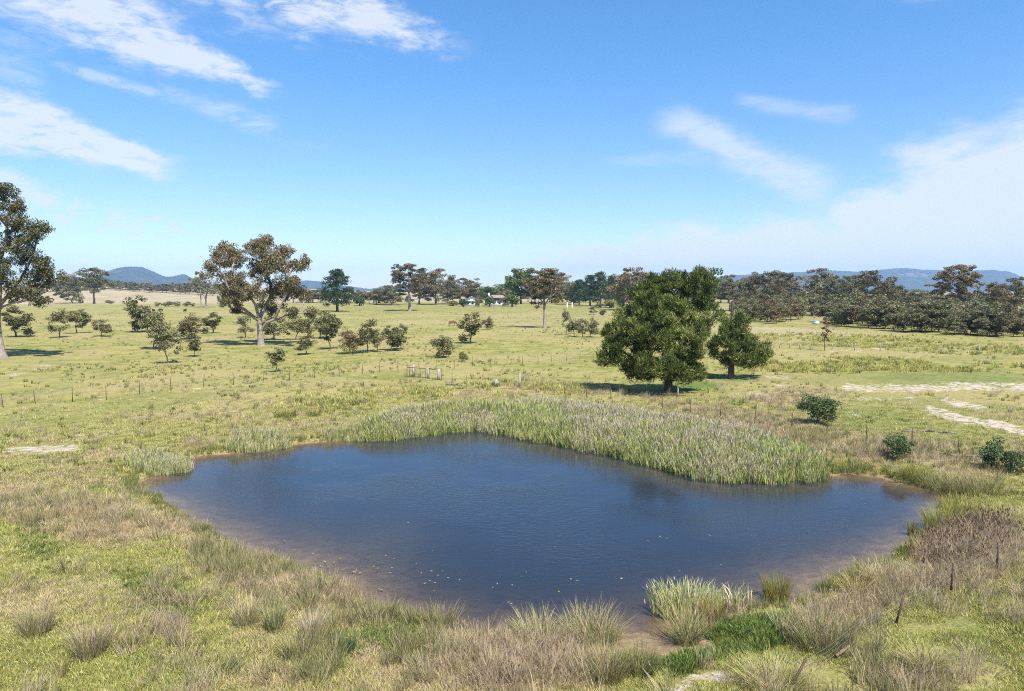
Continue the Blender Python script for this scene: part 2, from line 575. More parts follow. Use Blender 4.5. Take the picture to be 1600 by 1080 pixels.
def blade_material(name, trans=0.36, var=0.35):
    """colour comes from the blade itself (attribute tuftcol), a little different in each tuft"""
    m, nt, out = mat(name)
    at = node(nt, 'ShaderNodeAttribute', dict(attribute_name='tuftcol'))
    oi = node(nt, 'ShaderNodeObjectInfo')
    v = (S(nt, oi.outputs['Random']) - 0.5) * var + 1.0
    hs = node(nt, 'ShaderNodeHueSaturation')
    put(nt, hs.inputs['Color'], at.outputs['Color'])
    put(nt, hs.inputs['Value'], v)
    put(nt, hs.inputs['Hue'], (S(nt, oi.outputs['Random'])._m('MULTIPLY', 7.31)._m('FRACT') - 0.5) * 0.035 + 0.5)
    b = node(nt, 'ShaderNodeBsdfDiffuse')
    nt.links.new(hs.outputs[0], b.inputs['Color'])
    tl = node(nt, 'ShaderNodeBsdfTranslucent')
    nt.links.new(hs.outputs[0], tl.inputs['Color'])
    mx = node(nt, 'ShaderNodeMixShader')
    mx.inputs[0].default_value = trans
    nt.links.new(b.outputs[0], mx.inputs[1])
    nt.links.new(tl.outputs[0], mx.inputs[2])
    nt.links.new(mx.outputs[0], out.inputs[0])
    return m

M_GROUND = ground_material()
M_WATER = water_material()
M_GUM = leaf_material('gum_leaves', (0.054, 0.062, 0.024), (0.152, 0.150, 0.060), (0.262, 0.232, 0.110))
M_GUMRED = leaf_material('gum_leaves_brown', (0.056, 0.056, 0.023), (0.165, 0.138, 0.060), (0.300, 0.195, 0.110))
M_GREY = leaf_material('sapling_leaves', (0.060, 0.070, 0.028), (0.175, 0.170, 0.074), (0.300, 0.255, 0.140))
M_CAS = leaf_material('she_oak_needles', (0.030, 0.048, 0.010), (0.108, 0.142, 0.030), (0.310, 0.315, 0.080), 0.22)
M_PINE = leaf_material('pine_needles', (0.026, 0.048, 0.018), (0.060, 0.096, 0.030), (0.110, 0.140, 0.044), 0.18)
M_GREEN = leaf_material('garden_leaves', (0.050, 0.090, 0.014), (0.100, 0.160, 0.028), (0.190, 0.240, 0.050), 0.3)
M_BUSH = leaf_material('bush_leaves', (0.060, 0.095, 0.034), (0.115, 0.160, 0.058), (0.190, 0.225, 0.095), 0.25)
M_YEL = leaf_material('pale_shrub_leaves', (0.12, 0.13, 0.03), (0.25, 0.25, 0.07), (0.40, 0.38, 0.12), 0.3)
M_RUSTLEAF = leaf_material('dead_leaves', (0.07, 0.035, 0.015), (0.14, 0.07, 0.03), (0.22, 0.11, 0.05), 0.2)
M_BARKP = bark_material('pale_gum_bark', (0.33, 0.275, 0.225), (0.16, 0.13, 0.105))
M_BARKG = bark_material('grey_gum_bark', (0.27, 0.22, 0.18), (0.12, 0.095, 0.075))
M_BARKD = bark_material('dark_bark', (0.085, 0.065, 0.050), (0.040, 0.032, 0.026))
M_BLADE = blade_material('grass_blades')
M_RUST = simple('rusty_steel', (0.085, 0.048, 0.030), 0.75, 0.3, 0.4, 14)
M_WIRE = simple('galvanised_wire', (0.30, 0.30, 0.29), 0.5, 0.6, 0.2, 10)
M_TIMBER = bark_material('weathered_timber', (0.36, 0.33, 0.30), (0.20, 0.18, 0.16), 6.0)
M_WOOD = bark_material('dead_wood', (0.23, 0.18, 0.13), (0.11, 0.085, 0.065), 5.0)
M_WHITE = simple('white_paint', (0.78, 0.77, 0.73), 0.6, 0, 0.06, 1.2)
M_ROOF = simple('brown_roof', (0.24, 0.18, 0.145), 0.8, 0, 0.2, 0.8)
M_TIN = simple('pale_tin_roof', (0.58, 0.57, 0.57), 0.45, 0.3, 0.12, 0.6)
M_BLUETIN = simple('pale_blue_steel', (0.40, 0.50, 0.62), 0.5, 0.2, 0.12, 0.7)
M_DARKGLASS = simple('window_glass', (0.03, 0.035, 0.04), 0.15, 0, 0.1, 1)

# ------------------------------------------------------------------ ground
def blob(px, py, cx, cy, rx, ry, rot=0.0, soft=0.5):
    co, si = math.cos(R(rot)), math.sin(R(rot))
    u = ((px - cx) * co + (py - cy) * si) / rx
    v = (-(px - cx) * si + (py - cy) * co) / ry
    return sstep(1.0, 1.0 - soft, np.sqrt(u * u + v * v))

def pline(px, py, pts, w, ky):
    """distance to a polyline of the photograph, heights weighted by ky"""
    best = np.full(px.shape, 1e9)
    for (ax, ay), (bx, by) in zip(pts[:-1], pts[1:]):
        ex, ey = bx - ax, (by - ay) * ky
        t = np.clip(((px - ax) * ex + (py - ay) * ky * ey) / (ex * ex + ey * ey), 0, 1)
        best = np.minimum(best, np.hypot(px - ax - t * ex, (py - ay) * ky - t * ey))
    return sstep(w, w * 0.25, best)

def zones(x, y, z):
    px, py = to_px(x, y, z)
    s = sdf(x, y)
    r = np.hypot(x, y)
    front = (y > 3)
    dry = np.zeros(x.shape)
    def up(a, b, k):
        return np.maximum(a, b * k)
    for b in ((130, 810, 230, 60, 8, 0.85), (400, 890, 220, 62, 27, 0.95), (560, 960, 110, 45, 20, 0.8), (40, 930, 110, 60, 0, 0.5),
              (760, 1035, 330, 62, 3, 0.9), (430, 1060, 120, 40, 0, 0.5), (1230, 1075, 100, 45, 0, 0.8), (1330, 960, 190, 60, -25, 0.9),
              (1520, 870, 140, 75, -20, 1.0), (1450, 1060, 190, 60, 0, 0.55), (1330, 690, 320, 40, 9, 0.95), (1150, 650, 200, 20, 8, 0.8),
              (1250, 625, 150, 22, 0, 0.9), (1520, 730, 130, 40, 6, 0.75), (900, 610, 200, 14, 3, 0.6), (330, 690, 130, 20, -8, 0.5),
              (230, 600, 200, 18, -8, 0.45), (850, 500, 300, 22, 0, 0.55), (1380, 500, 260, 14, 4, 0.7), (700, 615, 120, 15, 0, 0.5),
              (430, 640, 200, 22, -10, 0.35), (60, 575, 90, 12, -12, 0.6)):
        dry = up(dry, blob(px, py, *b[:5], 0.7), b[5])
    dry = np.maximum(dry, 0.22)
    bare = np.zeros(x.shape)
    for pts, w, k in (([(1325, 606), (1420, 606), (1500, 603), (1620, 605)], 19, 1.0), ([(1340, 624), (1425, 623)], 8, 0.8),
                      ([(1478, 626), (1500, 632), (1535, 636)], 15, 0.95), ([(1455, 641), (1500, 655), (1565, 665), (1620, 682)], 20, 1.0),
                      ([(1195, 588), (1228, 590)], 7, 0.85), ([(1205, 602), (1235, 603)], 5, 0.8), ([(1140, 617), (1190, 617)], 12, 0.65),
                      ([(1330, 648), (1350, 654)], 16, 0.65), ([(1300, 548), (1345, 549)], 6, 0.8), ([(1365, 545), (1380, 546)], 5, 0.8),
                      ([(20, 704), (70, 703), (115, 698)], 19, 1.0), ([(-10, 706), (12, 707)], 7, 0.8), ([(38, 728), (60, 727)], 6, 0.7),
                      ([(1060, 1080), (1085, 1058), (1125, 1058)], 30, 1.0), ([(0, 642), (300, 608), (600, 586)], 3, 0.55), ([(0, 592), (130, 558)], 4, 0.6), ([(690, 600), (722, 628)], 6, 0.6), ([(830, 560), (760, 520), (600, 500)], 2.5, 0.5), ([(300, 560), (420, 548), (600, 560)], 4, 0.5), ([(20, 585), (70, 570)], 10, 0.55), ([(690, 602), (720, 610)], 6, 0.5)):
        bare = up(bare, pline(px, py, pts, w, 1.6), k)
    lush = np.zeros(x.shape)
    for b in ((1150, 1000, 120, 38, -12, 1.0), (1040, 1040, 70, 20, 10, 1.0), (620, 1000, 110, 45, 25, 0.75), (520, 1010, 90, 40, 0, 0.6),
              (60, 850, 60, 60, 0, 0.5), (250, 930, 120, 50, 20, 0.6), (1440, 915, 80, 40, -20, 0.6), (1080, 603, 70, 12, 0, 0.9),
              (1150, 590, 60, 10, 0, 0.8), (330, 1040, 200, 30, 0, 0.45), (1560, 1000, 120, 60, 0, 0.45), (60, 610, 100, 8, -5, 0.35),
              (1360, 660, 150, 26, 5, 0.4), (1480, 590, 200, 12, 0, 0.4), (330, 620, 220, 8, -10, 0.3)):
        lush = up(lush, blob(px, py, *b[:5], 0.6), b[5])
    mud = sstep(0.38, 0.0, s) * 1.0
    mud = np.maximum(mud, blob(px, py, 1030, 1010, 120, 26, 0, 0.5) * 1.0)
    mud = np.where(s < 0, 1.0, mud)
    lush = lush * (mud < 0.5)
    sward = np.zeros(x.shape)
    for b in ((1420, 655, 230, 48, 4, 1.0), (1420, 592, 280, 16, 0, 1.0), (1560, 560, 160, 9, 0, 0.8), (150, 640, 260, 20, -9, 0.8), (760, 482, 420, 6, 0, 0.8)):
        sward = up(sward, blob(px, py, *b[:5], 0.5), b[5])
    dry = dry * (1 - 0.75 * sward)
    fartan = sstep(520, 640, r) * (x < 40)
    fartan = np.maximum(fartan, sstep(700, 900, r) * 0.8)
    fartan = np.maximum(fartan, blob(px, py, 1250, 520, 260, 9, 4, 0.6) * 0.5)
    for a in (dry, bare, lush, sward):
        a *= front
    return dry, bare, lush, mud, fartan, sward

def build_ground():
    rr = np.concatenate([np.linspace(0.6, 12, 24, endpoint=False), np.arange(12, 30, 0.14), np.arange(30, 80, 0.3), np.geomspace(80, 420, 170), np.geomspace(428, 9000, 110)])
    aa = np.concatenate([np.linspace(-52, 52, 560), np.linspace(52, 308, 90)[1:-1]])
    A, RR = np.meshgrid(np.radians(aa), rr)
    x, y = RR * np.sin(A), RR * np.cos(A)
    z = H(x, y)
    z = np.where(RR > 5000, z * 0 + 0.6, z)
    nr, na = x.shape
    i = np.arange(nr * na).reshape(nr, na)
    n = np.roll(i, -1, 1)
    q = np.stack([i[:-1], i[1:], n[1:], n[:-1]], -1).reshape(-1, 4)
    v = np.stack([x, y, z], -1).reshape(-1, 3)
    # close the middle
    v = np.concatenate([v, [[0, 0, float(H(0.0, 0.0))]]])
    c = len(v) - 1
    t = np.stack([np.full(na, c), i[0], n[0]], -1)
    q = q[:, ::-1]
    t = t[:, ::-1]
    zs = zones(v[:, 0], v[:, 1], v[:, 2])
    c1 = np.stack(zs[:3], 1)
    c2 = np.stack(zs[3:], 1)
    me = mesh_np('ground', v, q, t, M_GROUND, cols=dict(zone=c1, zone2=c2), smooth=True)
    link('ground', me, kind='structure')
build_ground()

def build_water():
    s = 0.3
    gx = np.arange(POND[:, 0].min() - 1, POND[:, 0].max() + 1, s)
    gy = np.arange(POND[:, 1].min() - 1, POND[:, 1].max() + 1, s)
    X, Y = np.meshgrid(gx, gy)
    D = sdf(X, Y)
    ny, nx = X.shape
    i = np.arange(ny * nx).reshape(ny, nx)
    q = np.stack([i[:-1, :-1], i[:-1, 1:], i[1:, 1:], i[1:, :-1]], -1).reshape(-1, 4)
    keep = (D.ravel()[q].min(1) < 0.35)
    q = q[keep]
    used = np.unique(q)
    rm = np.full(ny * nx, -1)
    rm[used] = np.arange(len(used))
    v = np.stack([X.ravel()[used], Y.ravel()[used], np.zeros(len(used))], 1)
    dep = np.maximum(-H(v[:, 0], v[:, 1]), 0)
    me = mesh_np('pond_water', v, rm[q], mat=M_WATER, attrs=dict(depth=dep))
    link('pond_water', me, kind='structure')
build_water()

# ------------------------------------------------------------------ hills
def hill(name, prof, D, depth, rock, seed, col):
    m, nt, out = mat(name + '_slopes')
    geo = node(nt, 'ShaderNodeNewGeometry')
    P = geo.outputs['Position']
    n1 = noise(nt, P, 0.012, 6, 0.65)
    n2 = noise(nt, mapping(nt, P, scale=(1, 1, 2.5)), 0.006, 5, 0.6)
    ra = S(nt, node(nt, 'ShaderNodeAttribute', dict(attribute_name='rock')).outputs['Fac'])
    g = mixc(nt, n1.smooth(0.3, 0.7), tuple(c * 0.55 for c in col), tuple(c * 1.4 for c in col))
    g = mixc(nt, (ra + (n1 - 0.5) * 1.6 + (n2 - 0.5) * 0.8).smooth(0.55, 0.8), g, (0.22, 0.185, 0.16))
    b = node(nt, 'ShaderNodeBsdfDiffuse')
    nt.links.new(g, b.inputs['Color'])
    nt.links.new(b.outputs[0], out.inputs[0])
    pxs = np.array([p[0] for p in prof], float)
    hs = np.array([(455 - p[1]) * 1.12 / F for p in prof], float)
    us = np.linspace(pxs[0], pxs[-1], 220)
    hh = np.interp(us, pxs, hs) * D + 6
    k = np.ones(5) / 5
    hh = np.convolve(np.pad(hh, 2, mode='edge'), k, 'valid')
    rad = np.linspace(-1, 1, 40)
    U, V = np.meshgrid(us, rad)
    HH = np.tile(hh, (len(rad), 1))
    dist = D + V * depth
    x = (U - 800) / F * dist
    y = dist
    bump = (1 - np.abs(V) ** 1.25)
    n = fbm(x / 420, y / 420, seed, 5) - 0.5
    gul = 1 - np.abs(fbm(x / 260, y / 900, seed + 5, 3) - 0.5) * 2
    z = HH * bump * (1 + 0.30 * n * (1 - bump) * 2) + (gul - 0.7) * 110 * bump * (1 - bump) + n * 22 * bump - 4 * (1 - bump)
    z += (rng.random(z.shape) - 0.5) * 9 * (bump > 0.3)
    rk = np.zeros_like(U)
    for (cx, w, lo, hi, a) in rock:
        rk = np.maximum(rk, a * np.exp(-((U - cx) / w) ** 2) * sstep(lo - 0.08, lo, bump) * sstep(hi + 0.06, hi, bump) * (V < 0.1))
    nr, na = x.shape
    i = np.arange(nr * na).reshape(nr, na)
    q = np.stack([i[:-1, :-1], i[:-1, 1:], i[1:, 1:], i[1:, :-1]], -1).reshape(-1, 4)
    me = mesh_np(name, np.stack([x, y, z], -1).reshape(-1, 3), q, mat=m, attrs=dict(rock=rk.ravel()), smooth=False)
    link(name, me, kind='structure')

hill('hill', [(90, 452), (140, 442), (160, 431), (185, 423), (205, 420), (225, 420), (240, 425), (258, 433), (272, 434), (282, 432), (291, 431), (300, 436),
              (315, 441), (345, 447), (380, 452)], 5600, 900, [(180, 20, 0.75, 1.0, 0.5), (290, 12, 0.4, 0.7, 0.35)], 41, (0.042, 0.050, 0.028))
hill('hill', [(420, 452), (455, 444), (480, 440), (505, 442), (535, 447), (565, 450), (578, 452), (592, 450), (620, 449), (660, 449), (700, 451), (725, 451), (770, 455)],
     6900, 900, [], 43, (0.040, 0.050, 0.030))
hill('hill', [(1060, 452), (1100, 440), (1130, 434), (1180, 431), (1235, 429), (1300, 426), (1340, 427), (1385, 423), (1410, 422), (1440, 425), (1500, 427), (1545, 424), (1575, 428),
              (1600, 436), (1650, 440), (1720, 452)], 7300, 1300, [(1420, 60, 0.62, 0.84, 0.55), (1340, 40, 0.6, 0.82, 0.32), (1540, 30, 0.6, 0.85, 0.28)], 47, (0.050, 0.055, 0.036))

# ------------------------------------------------------------------ haze: the air itself
def build_haze():
    m, nt, out = mat('air')
    v = node(nt, 'ShaderNodeVolumePrincipled', Density=0.000095, Anisotropy=0.0)
    v.inputs['Color'].default_value = (0.40, 0.64, 1.0, 1)
    nt.links.new(v.outputs[0], out.inputs['Volume'])
    b = MB()
    b.box((0, 0, 160), (18400, 18400, 330))
    link('haze', b.mesh('haze', m), kind='stuff')
build_haze()
# ------------------------------------------------------------------ tree generator
def grow(trunk, clumps, tip=0.02, e=2.3, step=0.9, wob=0.12, seed=0, pathk=0.25, downk=1.2, minz=None, pre=()):
    """limbs reach from the trunk to every leaf clump; thickness follows what each limb carries"""
    g = np.random.default_rng(seed)
    pos = [np.array(p[:3], float) for p in trunk]
    par = [i - 1 for i in range(len(trunk))]
    plen = [0.0]
    for i in range(1, len(pos)):
        plen.append(plen[-1] + np.linalg.norm(pos[i] - pos[i - 1]))
    nt = len(trunk)
    first = max(1, nt // 2) if minz is None else next((i for i in range(nt) if pos[i][2] >= minz), nt - 1)
    top = pos[nt - 1]
    order = np.argsort([np.linalg.norm(c - top) for c in clumps])
    targets = [(np.asarray(c, float), 0.62) for c in sorted(pre, key=lambda c: np.linalg.norm(np.asarray(c) - top))]
    targets += [(np.asarray(clumps[i], float), pathk) for i in order]
    ends = []
    for c, pk in targets:
        P = np.array(pos[first:])
        d = c - P
        L = np.linalg.norm(d, axis=1) + 1e-6
        cost = L * (1 + downk * np.maximum(-d[:, 2] / L - 0.1, 0)) + pk * np.array(plen[first:])
        j = int(np.argmin(cost)) + first
        p0 = pos[j]
        L0 = np.linalg.norm(c - p0)
        dirp = (p0 - pos[par[j]]) if par[j] >= 0 else np.array([0, 0, 1.0])
        dirp = dirp / (np.linalg.norm(dirp) + 1e-9)
        ctrl = p0 + dirp * L0 * 0.35 + np.array([0, 0, 0.12 * L0]) + g.normal(0, wob * 0.5, 3) * L0
        m = max(2, int(L0 / step))
        prev = j
        for k in range(1, m + 1):
            t = k / m
            q = (1 - t) ** 2 * p0 + 2 * t * (1 - t) * ctrl + t * t * c
            if k < m:
                q = q + g.normal(0, wob, 3) * step * 0.5
            pos.append(q)
            par.append(prev)
            plen.append(plen[prev] + np.linalg.norm(q - pos[prev]))
            prev = len(pos) - 1
        ends.append(prev)
    n = len(pos)
    area = np.zeros(n)
    for i in ends:
        area[i] += tip ** e
    for i in range(n - 1, 0, -1):
        area[i] = max(area[i], (tip * 0.8) ** e)
        area[par[i]] += area[i]
    rad = area ** (1 / e)
    for i in range(nt):
        rad[i] = trunk[i][3]
    for i in range(nt, n):
        rad[i] = min(rad[i], rad[par[i]] * 0.92)
    return np.array(pos), par, rad

def limbs_mesh(name, pos, par, rad, m, bigr=0.06):
    V, Q, n = [], [], 0
    for i in range(1, len(pos)):
        j = par[i]
        p, q, r0, r1 = pos[j], pos[i], min(rad[j], rad[i] * 1.35), rad[i]
        if i == 1:
            r0 = rad[0]
        k = 10 if r1 > 0.2 else (6 if r1 > bigr else 4)
        d = q - p
        ln = np.linalg.norm(d)
        if ln < 1e-6:
            continue
        d /= ln
        h = np.array([1.0, 0, 0]) if abs(d[0]) < 0.7 else np.array([0, 1.0, 0])
        a = np.cross(d, h)
        a /= np.linalg.norm(a)
        b = np.cross(d, a)
        th = np.arange(k) * 2 * math.pi / k
        ring = np.cos(th)[:, None] * a + np.sin(th)[:, None] * b
        V.append(p - d * r0 * 0.25 + ring * r0)
        V.append(q + d * r1 * 0.25 + ring * r1)
        Q.append([(n + s, n + (s + 1) % k, n + k + (s + 1) % k, n + k + s) for s in range(k)])
        n += 2 * k
    return mesh_np(name, np.concatenate(V), np.concatenate(Q), mat=m, smooth=True)

def leaves_mesh(name, clumps, rc, per, size, m, seed, mode='hang', flat=0.7, tint=None, tips=None):
    """leaf sized faces round each clump; mode sets how a leaf hangs"""
    g = np.random.default_rng(seed)
    C = np.asarray(clumps, float)
    n = len(C)
    per = np.full(n, per) if np.isscalar(per) else per
    idx = np.repeat(np.arange(n), per)
    N = len(idx)
    rcl = (np.full(n, rc) if np.isscalar(rc) else np.asarray(rc)) * g.uniform(0.65, 1.25, n)
    d = g.normal(0, 1, (N, 3))
    d /= np.linalg.norm(d, axis=1)[:, None]
    rr = g.uniform(0.15, 1, N) ** 0.55
    off = d * (rr * rcl[idx])[:, None]
    off[:, 2] *= flat
    P = C[idx] + off
    if mode == 'hang':
        ax = g.normal(0, 0.55, (N, 3)) + np.array([0, 0, -0.75]) + d * 0.35
    elif mode == 'up':
        ax = g.normal(0, 0.45, (N, 3)) + np.array([0, 0, 0.75]) + d * 0.8
    else:
        ax = g.normal(0, 1, (N, 3)) + d * 0.5
    ax /= np.linalg.norm(ax, axis=1)[:, None]
    sd = np.cross(ax, g.normal(0, 1, (N, 3)))
    sd /= np.linalg.norm(sd, axis=1)[:, None] + 1e-9
    L = size[0] * g.uniform(0.65, 1.35, N)
    W = size[1] * g.uniform(0.65, 1.35, N)
    a = P - ax * (L * 0.5)[:, None]
    b = P + ax * (L * 0.5)[:, None]
    mid = P + ax * (L * 0.02)[:, None] + np.cross(ax, sd) * (W * 0.15)[:, None]
    v = np.stack([a, mid + sd * (W * 0.5)[:, None], b, mid - sd * (W * 0.5)[:, None]], 1).reshape(-1, 3)
    q = np.arange(4 * N).reshape(N, 4)
    ct = g.normal(0.46, 0.14, n) if tint is None else tint + g.normal(0, 0.10, n)
    tt = np.clip(ct[idx] + g.normal(0, 0.16, N), 0, 1)
    return mesh_np(name, v, q, mat=m, attrs=dict(tint=np.repeat(tt, 4)))

def in_blobs(blobs, seed, shell=0.5):
    """clump centres scattered through ellipsoids (x, y, z, rx, ry, rz, n)"""
    g = np.random.default_rng(seed)
    out = []
    for (x, y, z, rx, ry, rz, n) in blobs:
        d = g.normal(0, 1, (n, 3))
        d /= np.linalg.norm(d, axis=1)[:, None]
        r = g.uniform(0, 1, n) ** shell
        out.append(np.array([x, y, z]) + d * r[:, None] * np.array([rx, ry, rz]))
    return np.concatenate(out)

class Kind:
    """one kind of tree: a trunk mesh and a crown mesh with its own height and width"""
    def __init__(s, trunk, crown):
        s.trunk, s.crown = trunk, crown
        n = len(crown.vertices)
        co = np.zeros(n * 3, np.float32)
        crown.vertices.foreach_get('co', co)
        co = co.reshape(-1, 3)
        s.h = float(np.percentile(co[:, 2], 99.7))
        s.w = float(np.percentile(co[:, 0], 99) - np.percentile(co[:, 0], 1))

def gum(seed, h=16, w=11, fork=0.3, nb=7, ncl=46, per=72, rc=1.25, leaf=(0.48, 0.20), bark=None, leaves=None, r0=0.32, lean=0.0, tip=0.03, low=0.42, mode='hang'):
    g = np.random.default_rng(seed)
    zf = h * fork
    tr = []
    for i in range(6):
        t = i / 5
        tr.append((lean * t * zf * 0.4 + g.normal(0, 0.05) * t, g.normal(0, 0.12) * t, zf * t, r0 * (1.25 if i == 0 else 1) * (1 - 0.3 * t)))
    blobs = []
    per_b = max(3, ncl // nb)
    for b in range(nb):
        a = b * 2.39996 + g.uniform(-0.4, 0.4)
        t = (b + 0.5) / nb
        z = h * (low + (0.93 - low) * t)
        prof = math.sin(math.pi * (0.14 + 0.74 * t)) ** 0.8
        rad = (w / 2) * 0.60 * prof * g.uniform(0.55, 1.0) * (0.35 if b == nb - 1 else 1)
        s = w * g.uniform(0.20, 0.29)
        blobs.append((rad * math.cos(a) + lean * z * 0.3, rad * math.sin(a), z, s, s, s * 0.95, per_b))
    cl = in_blobs(blobs, seed + 1)
    cl[:, 2] = np.minimum(cl[:, 2], h - rc * 0.5)
    pos, par, rad = grow(tr, cl, tip=tip, seed=seed, step=h / 14, pre=[b[:3] for b in blobs])
    return Kind(limbs_mesh('gum_trunk', pos, par, rad, bark or M_BARKG),
                leaves_mesh('gum_crown', cl, rc, per, leaf, leaves or M_GUM, seed + 2, mode))

def sapling(seed, h=4.2, w=3.4, stems=2, ncl=26, per=46, rc=0.50, leaf=(0.24, 0.11), leaves=None, bark=None, low=0.38, dense=1.0):
    g = np.random.default_rng(seed)
    tr = [(0, 0, 0, 0.07), (g.normal(0, .05), g.normal(0, .05), h * 0.12, 0.06), (g.normal(0, .1), g.normal(0, .1), h * 0.24, 0.05)]
    blobs = [(g.normal(0, w * .07), g.normal(0, w * .07), h * (low * 0.5 + 0.46), w * 0.34, w * 0.34, h * (1 - low) * 0.50, int(ncl * 0.7))]
    for s in range(3):
        a = g.uniform(0, 6.28)
        z = h * g.uniform(low + 0.02, 0.72)
        blobs.append((math.cos(a) * w * 0.27, math.sin(a) * w * 0.27, z, w * .16, w * .16, h * .15, max(2, int(ncl * 0.4 / 3))))
    cl = in_blobs(blobs, seed + 1, 0.45)
    pos, par, rad = grow(tr, cl, tip=0.012, seed=seed, step=0.45, downk=0.8)
    return Kind(limbs_mesh('sapling_trunk', pos, par, rad, bark or M_BARKD, 0.03),
                leaves_mesh('sapling_crown', cl, rc, int(per * dense), leaf, leaves or M_GREY, seed + 2, 'any'))

def pine(seed, h=16, w=11, leaves=None, ncl=80, per=60, rc=1.3, leaf=(0.75, 0.2), layered=True):
    g = np.random.default_rng(seed)
    tr = [(0, 0, h * 0.86 * i / 7, 0.34 * (1 - 0.8 * i / 7)) for i in range(8)]
    cl = []
    for i in range(ncl):
        t = (i + 0.5) / ncl
        z = h * (0.16 + 0.80 * t)
        wd = (w / 2) * (1 - t) ** 0.6 * (0.80 + 0.3 * math.sin(z * 1.9 + seed)) + 0.3
        a = i * 2.39996 + g.normal(0, .3)
        r = wd * g.uniform(0.45, 1.0)
        cl.append((r * math.cos(a), r * math.sin(a), z + g.normal(0, 0.3)))
    cl = np.array(cl)
    pos, par, rad = grow(tr, cl, tip=0.025, seed=seed, step=1.0, pathk=0.1, downk=0.2, minz=h * 0.1)
    return Kind(limbs_mesh('pine_trunk', pos, par, rad, M_BARKD),
                leaves_mesh('pine_crown', cl, rc, per, leaf, leaves or M_PINE, seed + 2, 'up', 0.6))

def round_tree(seed, h=9, w=9, leaves=None, ncl=44, per=75, rc=1.15, leaf=(0.55, 0.3), low=0.2):
    g = np.random.default_rng(seed)
    tr = [(0, 0, 0, .26), (0.05, 0, h * .1, .22), (0, .05, h * .22, .2)]
    cl = in_blobs([(0, 0, h * (0.5 + low / 2), w * .4, w * .4, h * (0.42 - low / 3), ncl)] +
                  [(g.normal(0, w * .2), g.normal(0, w * .2), h * g.uniform(.45, .8), w * .2, w * .2, h * .12, 6) for _ in range(3)], seed + 1, 0.4)
    pos, par, rad = grow(tr, cl, tip=0.03, seed=seed, step=0.9)
    return Kind(limbs_mesh('tree_trunk', pos, par, rad, M_BARKD),
                leaves_mesh('tree_crown', cl, rc, per, leaf, leaves or M_GREEN, seed + 2, 'any'))

def depth_of(p):
    c, s = math.cos(PITCH), math.sin(PITCH)
    return p[1] * c - (p[2] - CAM_H) * s

N_TREES = [0]
def plant(kind, name, px, py, top, width, label, cat='tree', group=None, rz=None, tname='trunk', cname='crown', fixed=None, sink=0.03):
    """set one tree where its foot stands in the photograph, at its own height and spread"""
    p = G(px, py)
    d = depth_of(p)
    h = (py - top) * d / F
    w = width * d / F
    N_TREES[0] += 1
    o = empty(name, (p[0], p[1], p[2] - sink), rng.uniform(0, 6.28) if rz is None else rz, label=label, category=cat)
    if group:
        o['group'] = group
    w *= 0.97 if name == 'gum_tree' else 1.0
    sx = w / kind.w
    o.scale = (sx, sx, h / kind.h)
    link(tname, kind.trunk, o)
    link(cname, kind.crown, o)
    return o

ORD = ['first', 'second', 'third', 'fourth', 'fifth', 'sixth', 'seventh', 'eighth', 'ninth', 'tenth', 'eleventh', 'twelfth', 'thirteenth', 'fourteenth', 'fifteenth',
       'sixteenth', 'seventeenth', 'eighteenth', 'nineteenth', 'twentieth']
ORD += ['twenty ' + o for o in ORD[:9]] + ['thirtieth'] + ['thirty ' + o for o in ORD[:9]] + ['fortieth'] + ['forty ' + o for o in ORD[:9]]

# ------------------------------------------------------------------ the big trees, each with its own limbs
def hero_gum():
    # 20 m wide spreading gum: blobs measured off the photograph (metres right, away, up)
    px0, py0 = 408, 540
    p = G(px0, py0)
    k = depth_of(p) / F
    def b(px, py, rx, rz, n, dy=0.0):
        return ((px - px0) * k, dy, (py0 - py) * k, rx * k * 1.2, rx * k * 1.1, rz * k * 1.2, n)
    blobs = [b(352, 398, 17, 15, 15, 1), b(340, 420, 11, 12, 6, -1), b(372, 405, 12, 16, 9, 0), b(372, 440, 20, 14, 13, -2), b(352, 455, 16, 13, 10, 2),
             b(402, 386, 14, 14, 10, 1), b(418, 378, 10, 8, 6, 0), b(425, 400, 17, 15, 13, -1), b(445, 396, 12, 12, 7, 1), b(440, 420, 17, 14, 11, -2),
             b(405, 420, 17, 17, 12, 2), b(470, 415, 12, 8, 6, 0), b(478, 408, 6, 8, 3, 1), b(400, 455, 24, 14, 15, -3), b(432, 452, 22, 15, 14, 2), b(455, 445, 16, 12, 9, -1),
             b(415, 480, 18, 10, 7, 3), b(470, 460, 12, 10, 5, 3), b(372, 470, 14, 10, 6, -3), b(483, 488, 7, 8, 4, 2), b(462, 488, 10, 7, 4, -2), b(367, 486, 6, 5, 3, 1)]
    pre = [b_[:3] for b_ in blobs]
    cl = in_blobs([(*b_[:6], int(b_[6] * 3.2)) for b_ in blobs], 77, 0.42)
    tr = [(0, 0, 0, 0.78), (-0.05, 0, 0.6, 0.58), (-0.1, 0, 1.8, 0.50), (-0.12, 0, 2.8, 0.52), (-0.2, 0.0, 3.6, 0.46)]
    pos, par, rad = grow(tr, cl, tip=0.036, e=2.3, seed=5, step=1.2, pathk=0.15, wob=0.16, downk=0.6, minz=1.7, pre=pre)
    o = empty('gum_tree', p - np.array([0, 0, 0.05]), 0, label='large spreading gum with brown tinged crown and pale forked trunk in left paddock', category='tree')
    link('trunk', limbs_mesh('gum_trunk', pos, par, rad, M_BARKP), o)
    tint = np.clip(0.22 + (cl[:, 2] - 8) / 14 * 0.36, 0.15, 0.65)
    link('crown', leaves_mesh('gum_crown', cl, 0.80, 68, (0.34, 0.15), M_GUMRED, 9, 'hang', 0.85, tint=tint), o)

